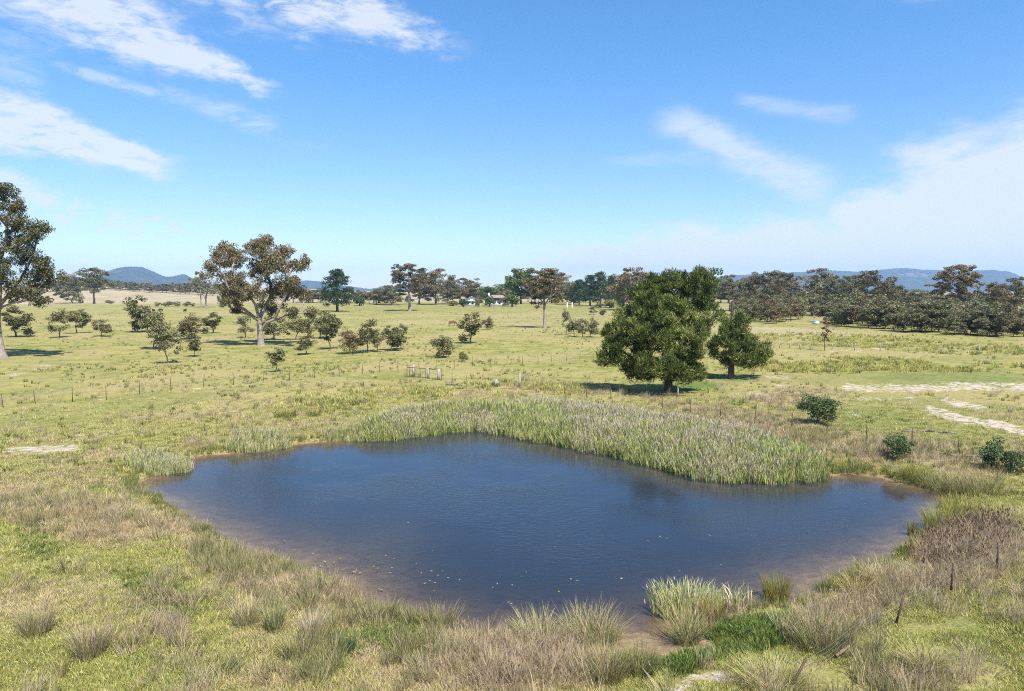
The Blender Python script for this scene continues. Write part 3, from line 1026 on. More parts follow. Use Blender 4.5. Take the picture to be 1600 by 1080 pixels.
def left_gum():
    px0, py0 = 2, 560
    p = G(px0, py0)
    k = depth_of(p) / F
    def b(px, py, rx, rz, n, dy=0.0):
        return ((px - px0) * k, dy, (py0 - py) * k, rx * k * 1.2, rx * k * 1.1, rz * k * 1.2, n)
    blobs = [b(18, 303, 16, 12, 10), b(-5, 310, 18, 16, 10, 1), b(30, 325, 15, 12, 10, 0), b(-20, 335, 24, 16, 12, 2), b(12, 340, 18, 12, 10, -2), b(40, 348, 14, 9, 8), b(65, 358, 18, 9, 10, 1),
             b(75, 368, 9, 9, 5, -1), b(20, 370, 22, 14, 12, 2), b(-30, 370, 26, 16, 12, -2), b(48, 385, 14, 11, 8, -1), b(10, 398, 22, 14, 13, 0), b(42, 405, 20, 14, 12, 2), b(72, 412, 14, 11, 9, 0),
             b(-30, 405, 28, 18, 12, 1), b(20, 428, 26, 14, 15, -3), b(60, 432, 22, 14, 13, 2), b(82, 425, 7, 7, 4, 0), b(35, 450, 24, 12, 12, 1), b(68, 458, 12, 9, 7, -1), b(-20, 440, 30, 16, 12, 0),
             b(10, 462, 16, 9, 6, 3), b(62, 470, 10, 6, 4, 1), b(-50, 430, 26, 20, 10, 2), b(-60, 390, 26, 22, 10, -2), b(-40, 470, 20, 10, 6, 0)]
    pre = [b_[:3] for b_ in blobs]
    cl = in_blobs([(*b_[:6], int(b_[6] * 1.7)) for b_ in blobs], 79, 0.42)
    tr = [(0.15, 0, 0, 0.80), (0.0, 0, 1.0, 0.58), (-0.25, 0, 3.2, 0.50), (-0.35, 0, 5.5, 0.47), (-0.1, 0.0, 7.6, 0.43), (0.1, 0.2, 10.0, 0.38)]
    pos, par, rad = grow(tr, cl, tip=0.036, e=2.3, seed=6, step=1.2, pathk=0.15, wob=0.14, downk=0.6, minz=5, pre=pre)
    o = empty('gum_tree', p - np.array([0, 0, 0.05]), 0, label='tallest gum, dark dense crown, cut off by the left side of the picture', category='tree')
    link('trunk', limbs_mesh('gum_trunk', pos, par, rad, M_BARKP), o)
    link('crown', leaves_mesh('gum_crown', cl, 0.86, 84, (0.32, 0.15), M_GUM, 19, 'hang', 0.85), o)

def she_oak(px0, py0, bl, seed, label, r0, zf, trunk_lean=0.0, per=120, leaf=(0.46, 0.075), rc=0.62, depth_scale=0.8, p=None, dens=1.0):
    p = G(px0, py0) if p is None else p
    k = depth_of(p) / F
    blobs = [((px - px0) * k, dy, (py0 - py) * k, rx * k, rx * k * depth_scale, rz * k, int(n * dens)) for (px, py, rx, rz, n, dy) in bl]
    cl = in_blobs(blobs, seed, 0.33)
    tr = [(0, 0, 0, r0 * 1.2), (0.02, 0, zf * 0.35, r0), (trunk_lean * 0.5, 0, zf * 0.7, r0 * 0.9), (trunk_lean, 0, zf, r0 * 0.8), (trunk_lean, 0, zf * 2.2, r0 * 0.6), (trunk_lean, 0.3, zf * 3.4, r0 * 0.4)]
    pos, par, rad = grow(tr, cl, tip=0.022, e=2.3, seed=seed, step=0.9, pathk=0.1, wob=0.14, downk=0.3, minz=zf * 0.7)
    o = empty('she_oak', p - np.array([0, 0, 0.05]), 0, label=label, category='tree')
    link('trunk', limbs_mesh('she_oak_trunk', pos, par, rad, M_BARKD), o)
    tint = np.clip(0.5 + np.random.default_rng(seed).normal(0, 0.22, len(cl)), 0.1, 0.9)
    link('crown', leaves_mesh('she_oak_crown', cl, rc, per, leaf, M_CAS, seed + 3, 'up', 0.85, tint=tint), o)

def big_trees():
    hero_gum()
    left_gum()
    she_oak(1044, 614, [(1040, 490, 40, 26, 40, 0), (1010, 515, 44, 30, 48, -1), (1065, 520, 42, 30, 46, 1), (980, 540, 36, 26, 34, 0), (962, 525, 26, 22, 18, 2), (1030, 560, 48, 24, 46, -2),
                        (1072, 560, 28, 24, 26, 0), (1000, 575, 34, 18, 24, 1), (1050, 583, 44, 12, 26, -1), (955, 555, 18, 18, 10, 0), (1085, 585, 18, 10, 10, 1), (1020, 470, 26, 14, 16, 1), (1078, 530, 18, 22, 14, -2)],
            101, 'broad front she-oak, deep green, with short dark trunk on the paddock above the reeds', 0.42, 1.7, dens=1.25)
    q = G(1062, 572)
    she_oak(1062, 572, [(1075, 440, 36, 16, 22, 0), (1045, 448, 38, 18, 28, 0), (1012, 462, 34, 20, 24, 0), (985, 488, 28, 22, 20, 1), (1035, 440, 30, 14, 20, -1), (1015, 448, 22, 12, 12, 0), (1090, 455, 32, 20, 24, 1), (1030, 470, 36, 20, 24, 1), (1090, 495, 34, 24, 28, 0), (1092, 520, 20, 22, 14, 0), (1050, 500, 50, 30, 40, 1), (1010, 490, 30, 24, 16, 2), (1108, 470, 18, 14, 10, 1), (1085, 428, 16, 8, 7, 0), (1060, 430, 14, 8, 5, 1)],
            131, 'tall olive she-oak rising behind the broad front she-oak', 0.40, 2.6, leaf=(0.5, 0.085), rc=0.75, p=q, dens=1.2)
    she_oak(1142, 592, [(1145, 505, 26, 16, 22, 0), (1130, 525, 24, 18, 20, -1), (1155, 535, 28, 20, 26, 1), (1140, 555, 26, 14, 18, 0), (1185, 545, 22, 14, 16, 0), (1200, 550, 14, 10, 9, 1), (1165, 560, 24, 10, 12, -1), (1120, 545, 12, 12, 6, 1)],
            151, 'smaller she-oak with lopsided crown, right of the pair of big she-oaks', 0.34, 2.6, dens=1.2)
big_trees()

# ------------------------------------------------------------------ kinds of the farther trees
K_GUM = [gum(200 + i, h=16, w=12, fork=(0.2, 0.3, 0.26, 0.34)[i % 4], leaves=(M_GUM, M_GUMRED)[i % 2], bark=(M_BARKG, M_BARKP)[i % 2], nb=(7, 8, 9, 6)[i % 4], ncl=(76, 84, 92, 70)[i % 4], per=92, rc=1.02) for i in range(4)]
K_OPEN = [gum(230 + i, h=18, w=13, fork=0.38, leaves=(M_GUMRED, M_GUM, M_GUM)[i], bark=M_BARKP, nb=(10, 9, 8)[i], ncl=(110, 90, 76)[i], per=84, rc=0.86, low=0.5, r0=0.42) for i in range(3)]
K_DENSE = [gum(250 + i, h=13, w=13, fork=0.14, leaves=(M_GUM, M_GUMRED, M_GUM)[i], bark=M_BARKG, nb=9, ncl=104, per=90, rc=1.1, low=0.26, tip=0.02) for i in range(3)]
K_BARE = gum(270, h=15, w=13, fork=0.16, leaves=M_GUMRED, bark=M_BARKP, nb=8, ncl=60, per=10, rc=0.9, low=0.4, tip=0.05)
K_SAP = [sapling(300 + i, leaves=(M_GREY, M_GREY, M_GUM, M_GREY, M_GUMRED)[i], low=(0.22, 0.34, 0.28, 0.16, 0.32)[i], ncl=(44, 36, 46, 52, 36)[i]) for i in range(5)]
K_SAP += [sapling(310 + i, h=4.4, w=(2.6, 3.2, 2.4, 3.0, 2.8)[i], leaves=(M_GUM, M_GREY, M_GREY, M_GUMRED, M_GREY)[i], low=(0.14, 0.26, 0.2, 0.1, 0.3)[i], ncl=(40, 30, 34, 48, 28)[i], per=(46, 40, 52, 44, 34)[i], rc=(0.42, 0.5, 0.4, 0.5, 0.44)[i]) for i in range(5)]
K_BUSHY = [sapling(320 + i, h=3.2, w=3.6, leaves=M_GREY, low=0.14, ncl=40, per=52, rc=0.5) for i in range(2)]
K_BELT = [sapling(340 + i, h=6.0, w=5.0, leaves=(M_GREY, M_GUM, M_GREY, M_GUMRED)[i], low=0.16, ncl=44, per=58, rc=0.72, leaf=(0.34, 0.16)) for i in range(4)]
K_PINE = [pine(400 + i) for i in range(3)]
K_ROUND = [round_tree(420 + i) for i in range(2)]
K_YEL = round_tree(440, h=3, w=4.5, leaves=M_YEL, ncl=22, per=60, rc=0.6, leaf=(0.3, 0.2), low=0.0)
K_GBUSH = sapling(460, h=2.6, w=3.2, leaves=M_BUSH, low=0.22, ncl=60, per=60, rc=0.46, leaf=(0.15, 0.075))
K_DBUSH = sapling(470, h=1.8, w=3.0, leaves=M_BUSH, low=0.1, ncl=36, per=90, rc=0.36, leaf=(0.13, 0.08))
K_FAR = [gum(480 + i, h=14, w=12, fork=0.22, leaves=(M_GUM, M_GUMRED)[i], bark=M_BARKP, nb=6, ncl=20, per=40, rc=1.9, leaf=(1.5, 0.8), low=0.35) for i in range(2)]

def middle_trees():
    P = plant
    g1 = 'trees standing alone on the left plain'
    P(K_BARE, 'gum_tree', 322, 480, 426, 46, 'half bare gum with few leaves and pale limbs beside the large spreading gum')
    P(K_OPEN[2], 'gum_tree', 314, 481, 424, 26, 'slim gum with brown tuft of a crown, close to the half bare gum')
    P(K_DENSE[0], 'gum_tree', 112, 474, 432, 44, 'low dark gum, left one of the pair on the left plain', group=g1)
    P(K_GUM[2], 'gum_tree', 147, 475, 419, 46, 'upright grey gum with pale limbs, right one of the pair on the left plain', group=g1)
    P(K_PINE[0], 'pine_tree', 527, 487, 421, 56, 'dark green pine standing alone on the paddock beyond the saplings')
    P(K_OPEN[0], 'gum_tree', 640, 486, 413, 60, 'tall airy gum with single pale trunk and a ring of shade on the lawn')
    P(K_DENSE[1], 'gum_tree', 681, 476, 420, 62, 'dense brownish gum just right of the airy pale trunked gum')
    P(K_DENSE[0], 'gum_tree', 612, 477, 446, 50, 'low dark gum behind the airy pale trunked gum')
    P(K_DENSE[2], 'gum_tree', 655, 475, 432, 46, 'dark gum between the airy gum and the dense brownish gum')
    P(K_DENSE[1], 'gum_tree', 730, 475, 435, 48, 'round topped gum left of the white gabled cottage')
    P(K_ROUND[0], 'garden_tree', 764, 474, 448, 32, 'bright green garden tree between the cottage and the homestead')
    P(K_ROUND[1], 'garden_tree', 814, 475, 420, 46, 'tall bright green tree right of the homestead')
    P(K_ROUND[1], 'garden_tree', 786, 471, 444, 34, 'dull green tree showing above the homestead roof')
    P(K_OPEN[0], 'gum_tree', 851, 513, 420, 68, 'brown crowned gum with pale forked trunk and patch of shade, mid paddock')
    P(K_GUM[1], 'gum_tree', 872, 474, 424, 46, 'dark gum directly behind the brown crowned mid paddock gum')
    P(K_DENSE[2], 'gum_tree', 886, 476, 446, 36, 'small dark gum by the white gateposts')
    for (px, py, tp, w, k, lab) in ((588, 476, 452, 30, K_DENSE[1], 'low rounded gum at the left end of the far lawn trees'), (700, 474, 440, 44, K_DENSE[2], 'bushy gum filling the gap left of the round topped gum'),
                                    (750, 472, 452, 34, K_DENSE[0], 'low gum behind the cottage roof'), (836, 475, 436, 44, K_GUM[2], 'dark gum between the bright green tall tree and the brown crowned gum'),
                                    (862, 474, 440, 40, K_DENSE[1], 'low gum behind the trunk of the brown crowned gum'), (896, 475, 440, 34, K_DENSE[0], 'rounded gum behind the white gateposts'),
                                    (967, 476, 440, 40, K_DENSE[2], 'dark low gum filling the end of the pine row')):
        P(k, 'gum_tree', px, py, tp, w, lab)
    for i, (px, py, tp, w, k) in enumerate(((905, 477, 437, 34, 0), (922, 478, 430, 36, 1), (938, 478, 425, 40, 2), (956, 478, 431, 34, 0), (975, 478, 428, 34, 1))):
        P(K_PINE[k], 'pine_tree', px, py, tp, w, f'{ORD[i]} dark pine from the left in the row left of the she-oaks', group='row of pines left of the she-oaks')
    P(K_DENSE[1], 'gum_tree', 990, 484, 419, 62, 'broad brown gum at the end of the pine row, beside the she-oaks')
    P(K_GUM[3], 'gum_tree', 1016, 484, 426, 44, 'gum partly hidden by the left shoulder of the she-oaks')
    P(K_ROUND[1], 'garden_tree', 1104, 484, 419, 50, 'light green tree peeping above the right side of the she-oaks')
    P(K_YEL, 'pale_shrub', 708, 478, 470, 18, 'pale yellow shrub on the lawn edge left of the cottage', cat='shrub')
    P(K_YEL, 'pale_shrub', 953, 481, 468, 20, 'yellow green shrub at the foot of the pine row', cat='shrub')
    P(K_DBUSH, 'dark_shrub', 938, 482, 472, 12, 'small dark round shrub left of the yellow green shrub', cat='shrub')
    P(K_GREENB, 'hedge_shrub', 562, 478, 464, 18, 'bright green shrub on the far lawn between pine and airy gum', cat='shrub')
    for i, (px, tp, w, k, lab) in enumerate(((724, 467, 16, 0, 'green garden shrub at the left end of the cottage'), (747, 466, 14, 1, 'green garden shrub before the cottage wall'),
                                             (765, 463, 14, 0, 'tall garden shrub in the gap between cottage and homestead'), (789, 464, 15, 1, 'garden shrub before the right end of the homestead'), (800, 460, 20, 0, 'dark garden shrub closing off the homestead on the right'))):
        P((K_GREENB, K_BUSHY[0])[k], 'garden_shrub', px, 479.5, tp, w, lab, cat='shrub', group='garden shrubs before the houses')
    # gums over the sapling belt on the right
    rg = 'gums in the right hand treeline'
    for i, (px, py, tp, w, k, lab) in enumerate((
            (1140, 486, 430, 40, K_GUM[0], 'small dark gum just right of the she-oaks'),
            (1166, 486, 434, 42, K_DENSE[0], 'low broad gum between the she-oaks and the brown treeline gums'),
            (1190, 488, 425, 64, K_DENSE[1], 'broad brown gum left of the blue sided shed'),
            (1222, 486, 424, 56, K_GUM[1], 'brown gum rising over the blue sided shed'),
            (1262, 486, 430, 52, K_BARE, 'sparse gum with white dead limbs right of the blue sided shed'),
            (1282, 488, 420, 62, K_GUM[0], 'high clumped gum behind the white limbed gum'),
            (1312, 490, 432, 50, K_OPEN[1], 'grey gum with several pale stems above the sapling belt'),
            (1352, 492, 424, 78, K_DENSE[1], 'wide domed brown gum, largest mass in the right treeline'),
            (1330, 492, 438, 44, K_DENSE[2], 'dark gum tucked against the left of the wide domed gum'),
            (1385, 492, 446, 46, K_DENSE[0], 'lower gum sloping off right of the wide domed gum'),
            (1424, 488, 452, 38, K_GUM[2], 'dark two headed gum seen against the blue range'),
            (1447, 492, 463, 36, K_DENSE[1], 'short rounded gum left of the flat crowned gum'),
            (1494, 502, 415, 76, K_OPEN[0], 'flat crowned gum with pale spreading limbs standing above the right belt'),
            (1528, 496, 462, 40, K_DENSE[2], 'short rounded gum right of the flat crowned gum'),
            (1556, 500, 442, 46, K_GUM[1], 'brown gum with thick crown near the right picture edge'),
            (1590, 500, 434, 50, K_GUM[0], 'dark gum cut by the right picture edge'))):
        P(k, 'gum_tree', px, py, tp, w, lab, group=rg)

def paddock_saplings():
    spots = [(25, 527, 478, 44, 0, 'bushy sapling under the tallest gum at the far left'), (93, 528, 484, 32, 1, 'spindly sapling, left of a close pair, near the far left'),
             (120, 521, 485, 32, 2, 'sapling, right of a close pair, near the far left'), (158, 526, 500, 26, 4, 'tiny leaning sapling alone right of the close pair'),
             (211, 520, 463, 44, 0, 'largest broad sapling of the left paddock, three stems'), (231, 518, 480, 26, 3, 'sapling against the right side of the largest broad sapling'),
             (240, 546, 488, 36, 2, 'dark sapling left of the small one nearest the fence'), (262, 568, 502, 38, 1, 'tall thin sapling with two stems, closest to the left fence'),
             (295, 530, 490, 42, 3, 'dense rounded sapling in the middle of the left group'), (304, 558, 520, 24, 4, 'slim little sapling in front of the dense rounded one'),
             (333, 521, 489, 32, 0, 'grey green sapling right of the dense rounded one'), (383, 528, 492, 30, 1, 'sapling seen left of the large spreading gum trunk'),
             (428, 531, 494, 42, 0, 'sapling right behind the large spreading gum trunk'), (478, 554, 523, 28, 4, 'low reddish sapling right of the large spreading gum'),
             (433, 581, 543, 30, 2, 'small round sapling alone in front of the large spreading gum'), (462, 531, 496, 32, 1, 'left sapling of the row right of the large spreading gum'),
             (482, 527, 500, 26, 0, 'second sapling of the row right of the large spreading gum'), (500, 529, 487, 36, 3, 'tallest sapling of the row right of the large spreading gum'),
             (516, 546, 489, 32, 2, 'right end sapling of the row right of the large spreading gum'),
             (547, 553, 511, 36, 3, 'bushy sapling at the left of the middle clump'), (574, 551, 500, 34, 4, 'tallest reddish sapling of the middle clump'),
             (590, 550, 516, 26, 1, 'thin grey sapling inside the middle clump'), (612, 549, 510, 38, 3, 'broad green sapling at the right of the middle clump'),
             (627, 546, 507, 24, 2, 'narrow sapling at the very right of the middle clump'),
             (735, 537, 489, 40, 0, 'sapling with brown top standing alone beyond the timber gate'), (761, 515, 495, 20, 3, 'small dark sapling behind the brown topped one'),
             (885, 524, 484, 16, 1, 'narrow upright sapling below the brown crowned gum'), (897, 526, 500, 20, 2, 'left sapling of the low row by the she-oaks'),
             (910, 527, 499, 22, 0, 'middle sapling of the low row by the she-oaks'), (922, 527, 498, 24, 3, 'right sapling of the low row by the she-oaks'),
             (927, 492, 478, 16, 1, 'faint little sapling left of the she-oaks, on the far slope'), (942, 494, 484, 12, 3, 'tiny grey sapling close against the she-oaks')]
    for (px, py, tp, w, k, lab) in spots:
        plant(K_SAP[k + 5 * (px % 2)], 'sapling', px, py, tp - 1, w * 0.92, lab, group='young gums scattered over the paddock')
    plant(K_BUSHY[0], 'dark_shrub', 692, 559, 524, 36, 'rounded dark shrub reaching to the ground beyond the timber gate', cat='shrub')
    plant(K_BUSHY[1], 'dark_shrub', 724, 566, 549, 14, 'tiny dark shrub right of the rounded dark shrub', cat='shrub')
    plant(K_GBUSH, 'green_shrub', 1277, 664, 618, 52, 'green leafed shrub with bare grey twigs below, right of the reeds', cat='shrub')
    plant(K_GBUSH, 'green_shrub', 1398, 718, 678, 42, 'green leafed shrub on the bank behind the right end of the pond', cat='shrub')
    plant(K_DBUSH, 'green_shrub', 1578, 738, 688, 62, 'dark bramble like shrub at the right picture edge', cat='shrub')
    plant(K_DBUSH, 'green_shrub', 775, 605, 596, 12, 'little green shrub left of the short timber stump post', cat='shrub')
    for i, (px, py, tp, w, lab) in enumerate(((125, 475, 466, 10, 'small dark shrub right below the pair of gums on the left plain'),
                                              (171, 475, 469, 12, 'round dark shrub alone on the left plain'), (246, 479, 472, 9, 'first little shrub of the row behind the cattle'),
                                              (263, 479, 471, 14, 'second little shrub of the row behind the cattle'), (276, 479, 471, 13, 'third little shrub of the row behind the cattle'),
                                              (292, 479, 471, 11, 'fourth little shrub of the row behind the cattle'), (301, 479, 473, 8, 'last little shrub of the row behind the cattle'),
                                              (348, 481, 474, 10, 'left dark shrub beneath the half bare gum'), (358, 481, 475, 8, 'right dark shrub beneath the half bare gum'))):
        plant(K_BUSHY[i % 2], 'plain_shrub', px, py, tp, w, lab, cat='shrub', group='shrubs along the far side of the left plain')
    # thin dead looking tree in the right paddock
    plant(K_RUST, 'dead_sapling', 1289, 548, 496, 16, 'thin dead sapling with rusty brown leaves alone in the right paddock')

def sapling_belt():
    base = [(1150, 500), (1205, 506), (1260, 503), (1330, 510), (1400, 516), (1450, 520), (1500, 522), (1545, 526), (1620, 524)]
    bx, by = zip(*base)
    g = np.random.default_rng(31)
    for row, (dy, hh, step) in enumerate(((0, 34, 13), (-4, 36, 13), (-9, 36, 14), (-14, 36, 15))):
        px = 1146 + row * 5
        nrow = 0
        while px < 1606:
            py = float(np.interp(px, bx, by)) + dy + g.uniform(-2, 2)
            if not (1262 < px < 1290 and row < 2) and not (row == 0 and 1235 < px < 1300):
                h = hh * g.uniform(0.62, 1.25) * (0.82 if px < 1300 else 1)
                nrow += 1
                lab = (f'{ORD[nrow - 1]} sapling from the left in the front row of the right belt', 'grey green sapling in the second row of the belt along the right paddock',
                       'grey green sapling deep inside the belt along the right paddock', 'grey green sapling at the back of the belt, below the gums')[row]
                plant(K_BELT[int(g.integers(4))], 'belt_sapling', px, py, py - h, h * g.uniform(0.75, 1.0), lab, group=('front row of the sapling belt', 'second row of the sapling belt', 'inner row of the sapling belt', 'back row of the sapling belt')[row])
            px += step * g.uniform(0.7, 1.3)

def far_trees():
    g = np.random.default_rng(33)
    def band(x0, x1, y0, y1, t0, t1, n, lab, grp, w=(14, 24)):
        for i in range(n):
            t = (i + g.uniform(0.1, 0.9)) / n
            px = x0 + (x1 - x0) * t
            py = y0 + (y1 - y0) * t + g.uniform(-1, 1)
            tp = t0 + (t1 - t0) * t + g.uniform(-3, 2)
            plant(K_FAR[int(g.integers(2))], 'far_gum', px, py, tp, g.uniform(*w), lab, group=grp)
    band(166, 345, 451.0, 459, 440, 446, 22, 'distant grey gum in the wood on the tan hill below the left mountain', 'wood on the tan hill')
    band(176, 335, 454, 462, 444, 451, 16, 'distant pale trunked gum along the front of the wood on the tan hill', 'front of the wood on the tan hill', (12, 18))
    band(60, 175, 457, 451, 438, 438, 14, 'distant gum behind the pair of trees on the left plain', 'distant gums at the far left')
    band(455, 620, 473, 474, 452, 457, 20, 'distant dark gum along the field edge between the lone pine and the spreading gum', 'distant gums along the field edge', (18, 28))
    band(840, 1010, 472, 473, 446, 440, 14, 'distant gum behind the row of pines', 'gums behind the row of pines', (20, 30))
    band(700, 850, 472, 472, 452, 450, 10, 'distant gum behind the house roofs', 'gums behind the house', (18, 26))
    band(1120, 1600, 474, 484, 452, 460, 30, 'distant gum filling the gaps behind the right hand treeline', 'gums behind the right hand treeline', (26, 40))

K_GREENB = round_tree(441, h=3, w=4, leaves=M_GREEN, ncl=20, per=50, rc=0.6, leaf=(0.35, 0.22), low=0.0)
K_RUST = gum(271, h=6.5, w=2.0, fork=0.3, leaves=M_RUSTLEAF, bark=M_WOOD, nb=8, ncl=26, per=16, rc=0.3, leaf=(0.3, 0.16), low=0.3, r0=0.09, tip=0.012)
middle_trees()
paddock_saplings()
sapling_belt()
far_trees()
# ------------------------------------------------------------------ blades, tufts and scattered ground cover
def blades(seed, n, h, w, spread, lean, cols, tipcol=None, curve=0.35, seedhead=None, segs=3, basecol=None):
    """one tuft: n bent strips. cols: list of (colour, weight); each blade takes one, darker at the foot"""
    g = np.random.default_rng(seed)
    V, Q, T, C = [], [], [], []
    nv = 0
    cw = np.array([c[1] for c in cols], float)
    cw /= cw.sum()
    for i in range(n):
        a = g.uniform(0, 6.2832)
        r = spread * math.sqrt(g.uniform(0, 1))
        bx, by = r * math.cos(a), r * math.sin(a)
        la = a + g.normal(0, 0.8)
        hh = h * (1.1 - 0.75 * g.uniform(0, 1) ** 1.6)
        ln = lean * g.uniform(0.3, 1.3) * hh
        ww = w * g.uniform(0.7, 1.3)
        col = np.array(cols[int(g.choice(len(cols), p=cw))][0]) * g.uniform(0.8, 1.2)
        tc = col if tipcol is None or g.uniform() > tipcol[1] else np.array(tipcol[0]) * g.uniform(0.85, 1.15)
        sx, sy = -math.sin(la + g.normal(0, .7)), math.cos(la + g.normal(0, .7))
        base = nv
        for k in range(segs + 1):
            t = k / segs
            off = ln * (t * (1 - curve) + curve * t ** 2.5)
            z = hh * (t - 0.22 * curve * t ** 3)
            cx, cy = bx + math.cos(la) * off, by + math.sin(la) * off
            wk = ww * (1 - 0.55 * t) / 2
            c = (col * (1 - t) + tc * t) if basecol is None or k > 0 else np.array(basecol)
            if k < segs:
                V += [(cx + sx * wk, cy + sy * wk, z), (cx - sx * wk, cy - sy * wk, z)]
                C += [c, c]
                nv += 2
            else:
                V.append((cx, cy, z))
                C.append(c)
                nv += 1
        for k in range(segs - 1):
            Q.append((base + 2 * k, base + 2 * k + 1, base + 2 * k + 3, base + 2 * k + 2))
        T.append((base + 2 * segs - 2, base + 2 * segs - 1, base + 2 * segs))
        if seedhead and g.uniform() < seedhead[1]:
            # a loose fluffy head near the tip: two crossed faces
            sc = np.array(seedhead[0]) * g.uniform(0.85, 1.15)
            hl, hw = seedhead[2] * g.uniform(.7, 1.2), seedhead[3] * g.uniform(.7, 1.2)
            top = np.array(V[-1])
            for q in range(2):
                ang = g.uniform(0, 3.14)
                ex, ey = math.cos(ang) * hw, math.sin(ang) * hw
                bl = top - np.array([math.cos(la) * 0.25, math.sin(la) * 0.25, 1.0]) * hl
                V += [tuple(bl), (top[0] * .5 + bl[0] * .5 + ex, top[1] * .5 + bl[1] * .5 + ey, top[2] * .5 + bl[2] * .5), tuple(top + np.array([0, 0, hl * 0.1])), (top[0] * .5 + bl[0] * .5 - ex, top[1] * .5 + bl[1] * .5 - ey, top[2] * .5 + bl[2] * .5)]
                C += [sc] * 4
                Q.append((nv, nv + 1, nv + 2, nv + 3))
                nv += 4
    return V, Q, T, C

def tuft_mesh(name, *a, **k):
    V, Q, T, C = blades(*a, **k)
    return mesh_np(name, V, Q, T, M_BLADE, cols=dict(tuftcol=np.array(C)))

def scatter(name, label, x, y, scl, meshes, idx=None, sink=0.01, z=None, tilt=0.12, g=None):
    """one object of ground cover: a tuft instanced on each point"""
    g = g or np.random.default_rng(len(x))
    n = len(x)
    z = H(x, y) - sink if z is None else z
    tcol = bpy.data.collections.new(name + '_tufts')
    for i, m in enumerate(meshes):
        o = bpy.data.objects.new(name, m)
        o['kind'] = 'stuff'
        tcol.objects.link(o)
    me = bpy.data.meshes.new(name)
    me.vertices.add(n)
    me.vertices.foreach_set('co', np.stack([x, y, z], 1).astype(np.float32).ravel())
    a = me.attributes.new('size', 'FLOAT', 'POINT')
    a.data.foreach_set('value', np.asarray(scl, np.float32))
    a = me.attributes.new('turn', 'FLOAT_VECTOR', 'POINT')
    rot = np.stack([g.normal(0, tilt, n), g.normal(0, tilt, n), g.uniform(0, 6.2832, n)], 1)
    a.data.foreach_set('vector', rot.astype(np.float32).ravel())
    a = me.attributes.new('sort', 'INT', 'POINT')
    a.data.foreach_set('value', (g.integers(0, len(meshes), n) if idx is None else idx).astype(np.int32))
    o = link(name, me, kind='stuff')
    if label:
        o['label'] = label
    ng = bpy.data.node_groups.new(name, 'GeometryNodeTree')
    ng.interface.new_socket('Geometry', in_out='INPUT', socket_type='NodeSocketGeometry')
    ng.interface.new_socket('Geometry', in_out='OUTPUT', socket_type='NodeSocketGeometry')
    gi, go = ng.nodes.new('NodeGroupInput'), ng.nodes.new('NodeGroupOutput')
    ci = ng.nodes.new('GeometryNodeCollectionInfo')
    ci.inputs['Collection'].default_value = tcol
    ci.inputs['Separate Children'].default_value = True
    ci.inputs['Reset Children'].default_value = True
    ip = ng.nodes.new('GeometryNodeInstanceOnPoints')
    ip.inputs['Pick Instance'].default_value = True
    def attr(nm, ty):
        nn = ng.nodes.new('GeometryNodeInputNamedAttribute')
        nn.data_type = ty
        nn.inputs['Name'].default_value = nm
        return nn.outputs['Attribute']
    L = ng.links.new
    L(gi.outputs[0], ip.inputs['Points'])
    L(ci.outputs[0], ip.inputs['Instance'])
    L(attr('sort', 'INT'), ip.inputs['Instance Index'])
    L(attr('turn', 'FLOAT_VECTOR'), ip.inputs['Rotation'])
    L(attr('size', 'FLOAT'), ip.inputs['Scale'])
    L(ip.outputs[0], go.inputs[0])
    md = o.modifiers.new('tufts', 'NODES')
    md.node_group = ng
    return o

C_GREEN, C_LIME, C_YEL = (0.190, 0.220, 0.060), (0.300, 0.325, 0.088), (0.460, 0.400, 0.150)
C_TAN, C_STRAW, C_MAUVE = (0.430, 0.345, 0.200), (0.520, 0.435, 0.260), (0.440, 0.340, 0.225)
C_DEEP, C_BROWN, C_GREYG = (0.105, 0.145, 0.042), (0.190, 0.125, 0.070), (0.245, 0.250, 0.088)
C_RUST = (0.260, 0.165, 0.060)

def ring_points(n, r0, r1, a0, a1, g, power=1.0):
    """points whose spacing grows with distance"""
    t = g.uniform(0, 1, n)
    r = r0 * (r1 / r0) ** (t ** power)
    a = np.radians(g.uniform(a0, a1, n))
    return r * np.sin(a), r * np.cos(a)

def poly_points(pxs, n, g, z=0.0):
    """points inside an area whose outline is given by spots of the photograph"""
    P = []
    for p in pxs:
        a, b, c = ray(*p)
        t = (CAM_H - z) / -c
        P.append((a * t, b * t))
    P = np.array(P)
    out_x, out_y = [], []
    need = n
    while need > 0:
        x = g.uniform(P[:, 0].min(), P[:, 0].max(), need * 3)
        y = g.uniform(P[:, 1].min(), P[:, 1].max(), need * 3)
        k = sdist(x, y, P) < 0
        x, y = x[k][:need], y[k][:need]
        out_x.append(x)
        out_y.append(y)
        need -= len(x)
    return np.concatenate(out_x), np.concatenate(out_y), P

